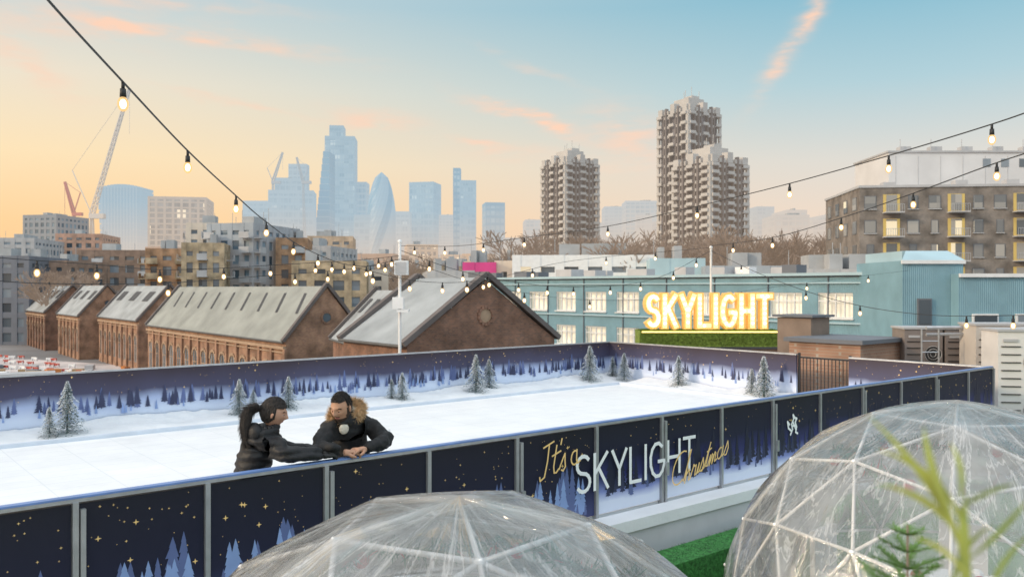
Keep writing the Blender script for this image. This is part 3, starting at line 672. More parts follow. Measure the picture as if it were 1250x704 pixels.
def prints(name,par,p0,p1,nrm,rows,stars,seed,zs=(.5,.97)):
    rr=random.Random(seed); b=MB(); d=(p1-p0); ln=d.length; dx=d.normalized(); mats=[]; lay=0
    for (cnt,hr,zb,m) in rows:
        if m not in mats: mats.append(m)
        mi=mats.index(m)
        for i in range(cnt):
            s=rr.uniform(.1,ln-.1); h=rr.uniform(*hr); z_=zb+rr.uniform(-.03,.05); h=min(h,.95-z_)
            z_=max(z_,.005); lay+=1
            b.poly(pine2d(p0+dx*s+nrm*(.003+.00006*lay)+Vector((0,0,z_)),dx,h,rr),mi)
    mats.append(GOLD); gi=len(mats)-1
    for i in range(stars):
        s=rr.uniform(.05,ln-.05); z_=rr.uniform(*zs); r=rr.choice((.005,.006,.008,.01,.012,.024)); o=p0+dx*s+nrm*(.0028+.00002*(i%9))+Vector((0,0,z_))
        pts=[]
        for k in range(8):
            a=math.pi*k/4; q=r if k%2==0 else r*.32; pts.append(o+dx*(q*math.cos(a))+Vector((0,0,q*math.sin(a))))
        b.poly(pts,gi)
    return b.obj(name,mats,par)
e=empty('rink_back_barrier'); b=MB(); slab(b,S0,S1,VW,VW+.06,-.1,1.0,0)
b.obj('panels',[PB],e); b=MB(); slab(b,S0,S1,VW-.01,VW+.07,1.0,1.03,0)
for i in range(24): slab(b,S0+i,S0+i+.02,VW+.061,VW+.12,-.7,1.0,0)
b.obj('top_rail',[STEEL],e)
prints('printed_trees',e,rk(S0,VW),rk(S1,VW),-V,[(120,(.2,.42),.30,MIDB),(170,(.18,.36),.30,NAVY),(70,(.12,.22),.2,PALEB),(50,(.12,.24),.24,MIDB)],280,3,zs=(.55,.97))
e=empty('rink_end_barrier'); b=MB()
vg0,vg1=2.95,4.25
for (a_,c_) in ((0,vg0),(vg1,VW)):
    slab(b,S1,S1+.06,a_,c_,-.1,1.0,0)
b.obj('panels',[PB],e); b=MB()
for (a_,c_) in ((0,vg0),(vg1,VW)): slab(b,S1-.01,S1+.07,a_,c_,1.0,1.03,0)
b.obj('top_rail',[STEEL],e)
prints('printed_trees',e,rk(S1,vg1),rk(S1,VW),-U,[(26,(.2,.4),.32,MIDB),(38,(.18,.34),.30,NAVY),(14,(.12,.22),.2,PALEB)],70,4)
prints('printed_trees',e,rk(S1,.1),rk(S1,vg0),-U,[(12,(.15,.3),.3,NAVY)],40,5)
e=empty('metal_gate'); b=MB()
for i in range(13): b.rod(rk(S1+.1,vg0+.1+i*.09,-.02),rk(S1+.1,vg0+.1+i*.09,.95),.012,n=5)
for z_ in (.1,.95): b.rod(rk(S1+.1,vg0,z_),rk(S1+.1,vg1,z_),.02,n=5)
for v_ in (vg0+.02,vg1-.02): b.rod(rk(S1+.1,v_,-.7),rk(S1+.1,v_,1.05),.03,n=6)
b.obj('bars',[BLK],e)
joints=[-7.4,-6.3,-5.2,-4.15,-3.19,-2.15,-1.07,.03,1.2,2.32,3.5,4.66,5.88,7.12,8.38,9.67,11.0,S1]
e=empty('rink_front_barrier'); b=MB()
for i in range(len(joints)-1):
    s0,s1=joints[i]+.025,joints[i+1]-.025; slab(b,s0,s1,-.03,.03,0.0,.985,1 if joints[i]>.9 else 0)
b.obj('panels',[PF,PF2],e)
b=MB(); b2_=MB()
for s in joints: slab(b,s-.02,s+.02,-.06,.035,-.1,1.0,0)
for s in joints[1:-1:2]:
    slab(b,s+.03,s+.065,-.075,-.032,-.1,.95,0); slab(b,s-.02,s+.09,-.16,-.06,-.1,-.06,0); slab(b,s+.03,s+.075,-.1,-.075,.3,.45,0)
slab(b,joints[0],S1,-.045,.045,1.0,1.025,0); slab(b2_,joints[0],S1,-.035,.035,1.026,1.04,0)
b.obj('posts',[STEEL],e); b2_.obj('blue_top_strip',[mat('blue_trim',(.14,.24,.5),.4)],e)
for i in range(len(joints)-1):
    s0,s1=joints[i]+.03,joints[i+1]-.03; big=joints[i]>.9
    nm='printed_trees'
    if not big: prints(nm,e,rk(s0,-.03),rk(s1,-.03),-V,[(5,(.45,.62),.0,MIDB),(12,(.25,.52),.0,PALEB),(8,(.15,.3),.0,MIDB)],34,20+i,zs=(.3,.95))
    else: prints(nm,e,rk(s0,-.03),rk(s1,-.03),-V,[(8,(.3,.55),.22,DNAVY),(8,(.15,.35),.20,NAVY),(4,(.1,.2),.16,MIDB)],8 if joints[i]<4 else 18,20+i,zs=(.6,.95))
def arc(cx,cy,rx,ry,a0,a1,n=10): return [(cx+rx*math.cos(math.radians(a0+(a1-a0)*k/n)),cy+ry*math.sin(math.radians(a0+(a1-a0)*k/n))) for k in range(n+1)]
FONT={'S':(.56,[arc(.28,.75,.25,.24,35,270)+arc(.28,.26,.26,.25,90,-145)[1:]]),
'K':(.56,[[(0,0),(0,1)],[(.52,1),(.03,.46)],[(.16,.60),(.55,0)]]),
'Y':(.60,[[(0,1),(.3,.46),(.3,0)],[(.6,1),(.3,.46)]]),
'L':(.48,[[(0,1),(0,0),(.46,0)]]),'I':(.06,[[(.03,0),(.03,1)]]),
'G':(.66,[arc(.34,.5,.33,.5,50,345)+[(.66,.45),(.38,.45)]]),
'H':(.58,[[(0,0),(0,1)],[(.56,0),(.56,1)],[(0,.5),(.56,.5)]]),'T':(.58,[[(0,1),(.58,1)],[(.29,1),(.29,0)]])}
def layout(word,gap):
    x=0; out=[]
    for ch in word:
        w_,st=FONT[ch]
        for s in st: out.append([(x+px,py) for px,py in s])
        x+=w_+gap
    return out,x-gap
def ribbons(b,strokes,org,dx,nrm,sx,sz,wd,base=.006,dz=Vector((0,0,1)),mi=0):
    k=0
    for st in strokes:
        for i in range(len(st)-1):
            p=org+dx*(st[i][0]*sx)+dz*(st[i][1]*sz); q=org+dx*(st[i+1][0]*sx)+dz*(st[i+1][1]*sz); d=q-p
            if d.length<1e-5: continue
            dn=d.normalized(); sd=dn.cross(nrm).normalized()*wd/2; p=p-dn*wd*.3; q=q+dn*wd*.3; o=nrm*(base+.0003*(k%7)); k+=1
            b.poly([p+o-sd,q+o-sd,q+o+sd,p+o+sd],mi)
b=MB()
st,wd=layout('SKYLIGHT',.18)
ribbons(b,st,rk(.86,-.064,.30),U,-V,2.06/wd,.40,.042)
st_=[[(0.05,.93),(.5,1.0)],[(.30,.97),(.22,.5),(.08,.06),(-.1,.0),(-.12,.12)],[(.62,.85),(.48,.25),(.5,.06),(.6,.04),(.7,.12)],[(.42,.58),(.8,.63)],[(.85,.98),(.80,.82)],
     [(.72,.1),(.92,.42),(.98,.5),(.98,.3),(1.0,.1),(.9,.0),(.82,.05)],arc(1.42,.24,.16,.21,60,330,9),[(1.52,.46),(1.5,.15),(1.56,.03),(1.68,.08)]]
bg_=MB(); ribbons(bg_,st_,rk(.36,-.066,.52),(U+Vector((0,0,.20))).normalized(),-V,.34,.36,.018)
C_=[arc(.45,.62,.42,.5,60,300,12)]
h_=[(.72,.1),(.86,.6),(.95,1.0),(.88,.95),(.82,.0),(.86,.25),(.98,.38),(1.03,.2),(1.02,.02),(1.12,.04)]
r_=[(1.12,.04),(1.24,.42),(1.3,.34),(1.38,.36),(1.36,.04),(1.46,.06)]; i_=[(1.46,.06),(1.55,.36),(1.52,.05),(1.62,.06)]
s_=[(1.62,.06),(1.76,.44),(1.84,.2),(1.78,.02),(1.68,.04),(1.88,.08)]; t_=[(1.88,.08),(2.1,.8),(1.98,.08),(2.08,.06)]
m_=[(2.08,.06),(2.2,.36),(2.18,.02),(2.3,.36),(2.36,.3),(2.34,.02),(2.46,.36),(2.52,.3),(2.5,.04),(2.62,.08)]
a_=arc(2.78,.2,.14,.18,60,330,8)+[(2.94,.38),(2.92,.05),(3.04,.08)]; s2=[(3.04,.08),(3.2,.44),(3.28,.2),(3.2,.0),(3.08,.02)]
sh=lambda st:[(px+.25*py,py) for px,py in st]
ribbons(bg_,[sh(q) for q in C_+[h_,r_,i_,s_,t_,[(1.95,.55),(2.2,.58)],m_,a_,s2]],rk(2.42,-.068,.06),(U+Vector((0,0,.30))).normalized(),-V,.37,.36,.018)
b.obj('lettering_white',[PWHT],e); bg_.obj('lettering_gold',[GOLD],e)
b=MB()
ribbons(b,[[(0,0),(.2,.3),(.1,.6),(.3,.9),(.25,1.15),(.42,.95),(.6,.9),(.45,.7),(.6,.4),(.5,.1),(.7,0)],[(.1,.2),(-.2,.4),(-.3,.8),(-.1,.6)],[(.2,.5),(.5,.5)],[(.25,.7),(.5,.3)]],rk(5.1,-.035,.48),U,-V,.26,.24,.032); b.obj('fox_logo',[PWHT],e)
b=MB(); slab(b,joints[0],S1+.3,-.36,-.062,-.16,-.03); b.obj('snowy_ledge',[SNOW])
b=MB(); slab(b,joints[0],S1+.3,-.32,-.1,DECK+.03,-.165); b.obj('rink_plinth',[mat('white_plinth',(.6,.6,.62),.6,.1,2)])
b=MB(); slab(b,joints[0],S1+.4,-1.05,-.62,DECK+.03,-.34)
rr=random.Random(3)
for i in range(22000):
    s=rr.uniform(.5,8.5); v_=rr.uniform(-1.07,-.60); z_=-.345
    if rr.random()<.55: v_=-1.05; z_=rr.uniform(DECK+.05,-.34)
    p=rk(s,v_,z_); o=Vector((rr.uniform(-1,1),rr.uniform(-1.2,.2),rr.uniform(.3,1)))*.028; w_=U*.004
    b.poly([p-w_,p+w_,p+o],0)
b.obj('artificial_grass_bank',[mat('turf_bank',(.045,.20,.045),.85,.5,25)])

# ---------------------------------------------------------------- frosted pine trees
def frostmat():
    m=bpy.data.materials.new('frosted_needles'); t,N,L=nt(m); p=N.new('ShaderNodeBsdfPrincipled'); tc=N.new('ShaderNodeTexCoord')
    n=N.new('ShaderNodeTexNoise'); n.inputs['Scale'].default_value=10; n.inputs['Detail'].default_value=3; L.new(tc.outputs['Object'],n.inputs[0])
    r=N.new('ShaderNodeValToRGB'); r.color_ramp.elements[0].position=.38; r.color_ramp.elements[0].color=(.07,.12,.11,1); r.color_ramp.elements[1].position=.47; r.color_ramp.elements[1].color=(.80,.83,.86,1); L.new(n.outputs[0],r.inputs[0]); L.new(r.outputs[0],p.inputs['Base Color']); p.inputs['Roughness'].default_value=.85
    finish(t,N,L,p.outputs[0],0); return m
FR=frostmat(); DG=mat('dark_needles',(.04,.09,.07),.8,.3,9)
def frostpine(seed):
    rr=random.Random(seed); b=MB(); b.rod((0,0,0),(0,0,.95),.022,.004,n=6,mi=1)
    nt_=11
    for k in range(nt_):
        z0=.10+.84*k/nt_; r=.33*(1-(k/nt_))**.85+.03; nb=int(13-7*k/nt_)
        for i in range(nb):
            a=2*math.pi*(i+rr.random()*.7)/nb; d=Vector((math.cos(a),math.sin(a),0)); rl=r*rr.uniform(.65,1.2); side=Vector((-d.y,d.x,0))
            root=Vector((0,0,z0+.07)); tip=d*rl+Vector((0,0,z0-.07-rr.uniform(0,.05)))
            for q in range(9):
                tt=(q+1)/9; c=root.lerp(tip,tt); ww=.05*(1-tt*.5)*(.6+rr.random()*.6)
                for sgn in (-1,1):
                    c2=c+side*sgn*ww+d*.02+Vector((0,0,-.02*rr.random())); b.poly([c-d*.024,c2,c+d*.024],0)
                b.poly([c-side*.022+Vector((0,0,.008)),c+d*.03+Vector((0,0,.012)),c+side*.022+Vector((0,0,.008))],0)
                if q%2: b.poly([c-side*.025-Vector((0,0,.012)),c+d*.03-Vector((0,0,.03)),c+side*.025-Vector((0,0,.012))],1)
    return b
pm=[]
for i in range(4):
    o=frostpine(i).obj('pp',[FR,DG]); pm.append(o.data); bpy.data.objects.remove(o)
def rkpx(px,v):
    r=(px-625)/F; base=F0+V*v
    return (r*base.y-base.x)/(U.x-r*U.y)
for i,(px,v,h) in enumerate([(60,VW-.9,.55),(82,VW-.75,.98),(292,VW-.6,.78),(309,VW-.3,.5),(352,VW-.45,.75),(478,VW-.5,.52),(491,VW-.7,.68),(581,VW-.6,1.0),(597,VW-.35,.82),(720,VW-.6,1.05),(748,VW-.35,.65),(780,VW-.5,1.0)]):
    s=rkpx(px,v); o=bpy.data.objects.new('frosted_pine_tree',pm[i%4]); COL.objects.link(o); o.location=rk(s,v,.03); o.scale=(h*.9,h*.9,h); o.rotation_euler[2]=i
for i,(v,h,s) in enumerate([(7.4,.85,S1-.4),(5.15,.66,S1-.45),(4.75,1.02,S1-.55),(9.3,.8,S1-.4)]):
    o=bpy.data.objects.new('frosted_pine_tree',pm[(i+1)%4]); COL.objects.link(o); o.location=rk(s,v,.03); o.scale=(h*.9,h*.9,h); o.rotation_euler[2]=i*2

# ---------------------------------------------------------------- illuminated letter sign
YS=28.0; x0=(785-625)/F*YS; x1=(941-625)/F*YS; zb=H-(402-352)/F*YS; hh=1.22
e=empty('illuminated_letter_sign'); b=MB(); st,wd=layout('SKYLIGHT',.30)
sx=(x1-x0-.2)/wd; wdt=.26; k=0
for s_ in st:
    for i in range(len(s_)-1):
        p=Vector((x0+.13+s_[i][0]*sx,YS,zb+.13+s_[i][1]*(hh-.26))); q=Vector((x0+.13+s_[i+1][0]*sx,YS,zb+.13+s_[i+1][1]*(hh-.26))); d=q-p; l=d.length; a=math.atan2(d.z,d.x)
        M=Matrix.Rotation(-a,3,'Y'); dd=.34+.004*(k%9); k+=1
        b.box((p+q)/2+Vector((0,.0,0)),(l+wdt*(.95 if len(s_)<8 else .55),dd,wdt+.002*(k%5)),0,M=M)
        b.box((p+q)/2+Vector((0,-dd/2-.012,0)),(l+wdt*(.6 if len(s_)<8 else .3),.02,wdt*.55),1,M=M)
        nb=max(1,int(l/.15))
        for j in range(nb): b.ball(p.lerp(q,(j+.5)/nb)+Vector((0,-dd/2-.05,0)),.036,2,6,4)
b.obj('letters',[mat('gilt_letter_side',(.55,.36,.12),.5,.1,3,emit=(1,.50,.10,1),estr=.5),mat('letter_face',(.8,.65,.4),.5,.05,3,emit=(1,.66,.24,1),estr=.85),mat('sign_bulb',(1,.9,.7),.3,0,emit=(1,.88,.62,1),estr=7)],e)
b=MB(); b.box(((x0+x1)/2,YS+.1,zb-.28),(x1-x0+.35,1.0,.52),0)
for i in range(12000):
    x=R.uniform(x0-.16,x1+.16); z_=R.uniform(zb-.52,zb-.02); y=YS-.4
    if R.random()<.25: y=R.uniform(YS-.4,YS+.5); z_=zb-.02
    b.poly([(x-.008,y,z_),(x+.008,y,z_),(x+R.uniform(-.03,.03),y-R.uniform(.01,.04),z_+R.uniform(0,.06))],0)
b.box(((x0+x1)/2,YS-.42,zb-.06),(x1-x0+.2,.04,.04),1)
b.obj('planted_base',[mat('sign_turf',(.17,.24,.04),.9,.4,12),mat('warm_strip',(1,.8,.3),.5,0,emit=(1,.7,.2,1),estr=2.0)],e)
REB2=brick('rooftop_brick',(.42,.25,.17),(.35,.2,.14),(.42,.36,.3),3.2)
e=empty('rooftop_brick_structure'); b=MB()
b.box(((x0+x1)/2+1.2,YS+.6,(zb-.55+DECK-1)/2),(x1-x0+4.2,1.8,zb-.55-DECK+1),0); b.box(((x0+x1)/2+1.2,YS+.6,zb-.58),(x1-x0+4.4,2.0,.07),1)
b.obj('walls',[REB2,DRF,WHITE],e)
e=empty('brick_plant_room'); b=MB(); c0=Vector((8.45,21.6,0))
b.box(c0+Vector((0,0,(1.22+DECK)/2)),(2.1,1.9,1.22-DECK),0,rz=AU); b.box(c0+Vector((0,0,1.27)),(2.3,2.1,.1),1,rz=AU); b.box(c0+Vector((-.6,1.4,.9)),(.9,1.0,1.75),2,rz=AU); b.box(c0+Vector((-.6,1.4,1.82)),(1.1,1.2,.06),1,rz=AU)
b.obj('walls',[REB2,DGREY,mat('vent_brown',(.2,.15,.12))],e)
e=empty('access_ladder',(9.6,20.0,0)); b=MB()
for s in (0,.4): b.rod((s,0,-.7),(s,0,1.6),.02,n=6)
for i in range(8): b.rod((0,0,-.5+i*.26),(.4,0,-.5+i*.26),.014,n=5)
b.obj('rungs',[STEEL],e)
def acunit(x,y,w,h,tone,rz=0,name='air_conditioning_unit',z0=DECK):
    e=empty(name,(x,y,z0),rz); b=MB(); d=.9
    b.box((0,0,h/2+.1),(w,d,h),0); b.box((0,0,h+.12),(w+.06,d+.06,.05),1)
    for s in (-1,1): b.box((s*w*.4,0,.05),(.08,d,.1),2)
    for i in range(12): b.box((-w*.24,-d/2-.012,.25+i*(h-.3)/12),(w*.4,.02,.02),2)
    for k in range(2):
        zc=.1+h*(.28+.44*k); cx=w*.24; r=min(w*.22,h*.2)
        for q in range(3):
            rr_=r*(q+1)/3
            for j in range(20): 
                a0=2*math.pi*j/20; a1=2*math.pi*(j+1)/20; b.rod((cx+rr_*math.cos(a0),-d/2-.03,zc+rr_*math.sin(a0)),(cx+rr_*math.cos(a1),-d/2-.03,zc+rr_*math.sin(a1)),.007,n=3,mi=1)
        b.rod((cx,-d/2-.001,zc),(cx,-d/2-.012,zc),r,n=20,mi=2)
    b.box((-w*.25,-d/2-.014,h*.97-.02),(w*.3,.02,.06),1)
    b.obj('casing',[tone,LGREY,BLK],e)
BEI=mat('beige_casing',(.52,.47,.42),.55,.08,2); BRN=mat('brown_casing',(.20,.17,.16),.5,.15,2); OFFW=mat('offwhite_casing',(.66,.64,.62),.5,.07,2)
for i in range(5): acunit(10.2+i*.95,21.5-i*.12,.9,2.2,BRN,-.1)
for i,(x,y) in enumerate([(10.75,18.3),(11.75,18.6),(12.8,18.9)]): acunit(x,y,.95,2.3,OFFW,-.15)
for i in range(3): acunit(11.2+i*1.05,20.0,1.0,2.35,BEI,-.1)
e=empty('pipework'); b=MB(); b.rod((9.9,20.4,1.6),(15,19.8,1.7),.05); b.rod((9.9,20.4,1.45),(15,19.8,1.55),.04); b.rod((10.35,18.0,-.7),(10.35,18.0,1.55),.05); b.obj('pipes',[STEEL],e)

# ---------------------------------------------------------------- string lights
FILA=mat('bulb_filament',(1,.85,.6),.3,0,emit=(1,.86,.62,1),estr=14)
m=bpy.data.materials.new('amber_bulb_glass'); t,N,L=nt(m); em=N.new('ShaderNodeEmission'); em.inputs[0].default_value=(1,.62,.24,1); em.inputs[1].default_value=1.15; tr=N.new('ShaderNodeBsdfTransparent')
ms=N.new('ShaderNodeMixShader'); ms.inputs[0].default_value=.62; L.new(tr.outputs[0],ms.inputs[1]); L.new(em.outputs[0],ms.inputs[2]); finish(t,N,L,ms.outputs[0],0); BULB=m
def cr(P,n=10):
    out=[]
    Q=[P[0]*2-P[1]]+P+[P[-1]*2-P[-2]]
    for i in range(1,len(Q)-2):
        for k in range(n):
            t_=k/n; a,b_,c,d=Q[i-1],Q[i],Q[i+1],Q[i+2]
            out.append(.5*((2*b_)+(c-a)*t_+(2*a-5*b_+4*c-d)*t_*t_+(3*b_-a-3*c+d)*t_**3))
    out.append(P[-1]); return out
def bulb(b,p,s=1.0):
    b.rod(p,p-Vector((0,0,.05*s)),.012*s,n=6,mi=0); b.rod(p-Vector((0,0,.045*s)),p-Vector((0,0,.10*s)),.020*s,.022*s,n=8,mi=0)
    b.ball(p-Vector((0,0,.145*s)),.042*s,1,12,8,sq=(.85,.85,1.2)); b.ball(p-Vector((0,0,.145*s)),.024*s,2,8,6,sq=(.9,.9,1.3))
def string(pts,bulbs,s=1.0,r=.008):
    P=[sv(*p) for p in pts]; e=empty('string_lights'); b=MB(); C=cr(P)
    for i in range(len(C)-1): b.rod(C[i],C[i+1],r,n=4,cap=False)
    b.obj('cable',[BLK],e); b=MB()
    for bp in bulbs:
        best=min(C,key=lambda q:abs(625+q.x/q.y*F-bp)) 
        for i in range(len(C)-1):
            a=625+C[i].x/C[i].y*F; c=625+C[i+1].x/C[i+1].y*F
            if (a-bp)*(c-bp)<=0 and abs(a-c)>1e-6: best=C[i].lerp(C[i+1],(bp-a)/(c-a)); break
        bulb(b,best,s)
    b.obj('bulbs',[BLK,BULB,FILA],e,smooth=True)
string([(20,-50,4.6),(60,2,5.0),(148,98,6.4),(228,183,8.4),(287,238,10.6),(324,270,12.8),(372,303,15.5),(430,324,19),(488,322,22)],[150,229,288,325,358,388,420,452],1.15)
string([(1290,124,8.5),(1210,152,9.2),(1085,190,10.8),(964,224,12.8),(850,252,15.3),(742,276,18),(640,290,20),(560,300,21.5),(490,300,22)],[1211,1085,964,851,742,640,590,543,506],1.15)
string([(1290,176,9.5),(1216,199,10.5),(1115,236,12.5),(1027,266,15),(943,290,18),(868,300,21)],[1217,1115,1027,943,895],1.15)
string([(-60,310,12),(45,318,13.5),(118,323,15),(195,329,17),(273,327,19),(358,322,20.5),(430,318,21.5),(490,312,22)],[45,118,195,273,330,385,405,432,462,478],1.35)
string([(-60,338,10),(60,346,13),(210,345,16),(330,336,19),(430,328,21),(490,316,22)],[205,360,400,447,470],1.3)
string([(490,306,22),(560,330,24),(640,346,26),(720,350,27),(800,340,28),(868,306,29)],[524,565,597,633,668,700,745,782,822,850],1.5)
string([(490,316,22),(600,350,30),(720,366,36),(850,362,40),(985,345,44),(1110,330,46)],[570,640,720,790,905,985,1060],2.0)
string([(868,306,29),(930,335,24),(1020,366,20),(1130,384,17),(1300,384,13)],[905,984,1050,1180,1237],1.2)
string([(430,326,19),(520,344,21),(600,340,25),(700,318,29),(868,302,29)],[455,500,540,590,650,740,800],1.45)
def pole(px,Y,yt,box=False):
    x=(px-625)/F*Y; zt=H+(352-yt)/F*Y; e=empty('lighting_pole',(x,Y,0)); b=MB(); b.rod((0,0,DECK-2),(0,0,zt),.04,n=8,mi=0); b.ball((0,0,zt),.06,0)
    if box:
        z_=H+(352-327)/F*Y; b.box((.06,-.12,z_),(.34,.26,.36),1); b.box((.06,-.26,z_),(.28,.02,.30),2); b.box((-.02,-.12,z_-.9),(.28,.24,.30),1); b.rod((0,0,z_-.2),(.0,-.1,z_-.2),.03,mi=0); b.box((.1,-.1,z_-1.1),(.3,.3,.06),1)
    b.obj('mast',[WHITE,WHITE,LGREY],e)
pole(488,22,295,True); pole(868,29,302)

# ---------------------------------------------------------------- igloo domes
def geod(freq):
    ph=(1+5**.5)/2; V0=[Vector(v).normalized() for v in [(-1,ph,0),(1,ph,0),(-1,-ph,0),(1,-ph,0),(0,-1,ph),(0,1,ph),(0,-1,-ph),(0,1,-ph),(ph,0,-1),(ph,0,1),(-ph,0,-1),(-ph,0,1)]]
    Fc=[(0,11,5),(0,5,1),(0,1,7),(0,7,10),(0,10,11),(1,5,9),(5,11,4),(11,10,2),(10,7,6),(7,1,8),(3,9,4),(3,4,2),(3,2,6),(3,6,8),(3,8,9),(4,9,5),(2,4,11),(6,2,10),(8,6,7),(9,8,1)]
    q=V0[5].rotation_difference(Vector((0,0,1))); V0=[q@v for v in V0]
    vs=[];key={};fs=[]
    def idx(p):
        p=p.normalized(); k=(round(p.x,3)+0.0,round(p.y,3)+0.0,round(p.z,3)+0.0)
        if k not in key: key[k]=len(vs); vs.append(p)
        return key[k]
    for a,b_,c in Fc:
        A_,B_,C2=V0[a],V0[b_],V0[c]; g={}
        for i in range(freq+1):
            for j in range(freq+1-i): g[(i,j)]=idx(A_*(freq-i-j)+B_*i+C2*j)
        for i in range(freq):
            for j in range(freq-i):
                fs.append((g[(i,j)],g[(i+1,j)],g[(i,j+1)]))
                if i+j<freq-1: fs.append((g[(i+1,j)],g[(i+1,j+1)],g[(i,j+1)]))
    return vs,fs
def filmmat():
    m=bpy.data.materials.new('clear_pvc_film'); t,N,L=nt(m); tc=N.new('ShaderNodeTexCoord')
    # film is tailored in gores: wrinkles run down from the apex, so stretch the noise along the meridians
    sp=N.new('ShaderNodeSeparateXYZ'); L.new(tc.outputs['Object'],sp.inputs[0])
    cxy=N.new('ShaderNodeCombineXYZ'); L.new(sp.outputs[0],cxy.inputs[0]); L.new(sp.outputs[1],cxy.inputs[1])
    nm=N.new('ShaderNodeVectorMath'); nm.operation='NORMALIZE'; L.new(cxy.outputs[0],nm.inputs[0])
    sc_=N.new('ShaderNodeVectorMath'); sc_.operation='SCALE'; sc_.inputs['Scale'].default_value=4.2; L.new(nm.outputs[0],sc_.inputs[0])
    zc=N.new('ShaderNodeMath'); zc.operation='MULTIPLY'; L.new(sp.outputs[2],zc.inputs[0]); zc.inputs[1].default_value=1.1
    cz=N.new('ShaderNodeCombineXYZ'); L.new(zc.outputs[0],cz.inputs[2])
    av=N.new('ShaderNodeVectorMath'); av.operation='ADD'; L.new(sc_.outputs[0],av.inputs[0]); L.new(cz.outputs[0],av.inputs[1])
    n=N.new('ShaderNodeTexNoise'); n.inputs['Scale'].default_value=2.0; n.inputs['Detail'].default_value=6; n.inputs['Distortion'].default_value=.6; n.inputs['Roughness'].default_value=.6; L.new(av.outputs[0],n.inputs[0])
    nb_=N.new('ShaderNodeTexNoise'); nb_.inputs['Scale'].default_value=1.6; nb_.inputs['Detail'].default_value=3; L.new(tc.outputs['Object'],nb_.inputs[0])
    bp=N.new('ShaderNodeBump'); bp.inputs['Strength'].default_value=.9; bp.inputs['Distance'].default_value=.05; L.new(n.outputs[0],bp.inputs['Height'])
    gl=N.new('ShaderNodeBsdfGlossy'); gl.inputs['Roughness'].default_value=.07; L.new(bp.outputs[0],gl.inputs['Normal'])
    df=N.new('ShaderNodeBsdfTranslucent'); df.inputs[0].default_value=(.92,.93,.94,1); d2=N.new('ShaderNodeBsdfDiffuse'); d2.inputs[0].default_value=(.88,.88,.88,1)
    m1=N.new('ShaderNodeMixShader'); m1.inputs[0].default_value=.5; L.new(df.outputs[0],m1.inputs[1]); L.new(d2.outputs[0],m1.inputs[2])
    tr=N.new('ShaderNodeBsdfTransparent'); tr.inputs[0].default_value=(.98,.985,.98,1)
    cm=N.new('ShaderNodeMath'); cm.operation='SUBTRACT'; L.new(n.outputs[0],cm.inputs[0]); cm.inputs[1].default_value=.5
    ca=N.new('ShaderNodeMath'); ca.operation='ABSOLUTE'; L.new(cm.outputs[0],ca.inputs[0])
    cr_=N.new('ShaderNodeMapRange'); L.new(ca.outputs[0],cr_.inputs[0]); cr_.inputs[1].default_value=0; cr_.inputs[2].default_value=.022; cr_.inputs[3].default_value=.42; cr_.inputs[4].default_value=0
    rr_=N.new('ShaderNodeMapRange'); L.new(nb_.outputs[0],rr_.inputs[0]); rr_.inputs[1].default_value=.42; rr_.inputs[2].default_value=.68; rr_.inputs[3].default_value=.13; rr_.inputs[4].default_value=.42
    s1=N.new('ShaderNodeMath'); s1.operation='ADD'; s1.use_clamp=True; L.new(cr_.outputs[0],s1.inputs[0]); L.new(rr_.outputs[0],s1.inputs[1])
    m2=N.new('ShaderNodeMixShader'); L.new(s1.outputs[0],m2.inputs[0]); L.new(tr.outputs[0],m2.inputs[1]); L.new(m1.outputs[0],m2.inputs[2])
    fr=N.new('ShaderNodeFresnel'); fr.inputs[0].default_value=1.5; L.new(bp.outputs[0],fr.inputs['Normal'])
    fm=N.new('ShaderNodeMath'); fm.operation='MULTIPLY_ADD'; fm.use_clamp=True; L.new(fr.outputs[0],fm.inputs[0]); fm.inputs[1].default_value=1.5; fm.inputs[2].default_value=.03
    m3=N.new('ShaderNodeMixShader'); L.new(fm.outputs[0],m3.inputs[0]); L.new(m2.outputs[0],m3.inputs[1]); L.new(gl.outputs[0],m3.inputs[2])
    finish(t,N,L,m3.outputs[0],0); return m
FILM=filmmat(); STRUT=mat('white_strut',(.88,.88,.88),.4,.02)
GREEN=mat('garland_green',(.05,.20,.12),.8,.4,20); RUG=mat('pale_dome_floor',(.60,.60,.58),.85,.12,2)
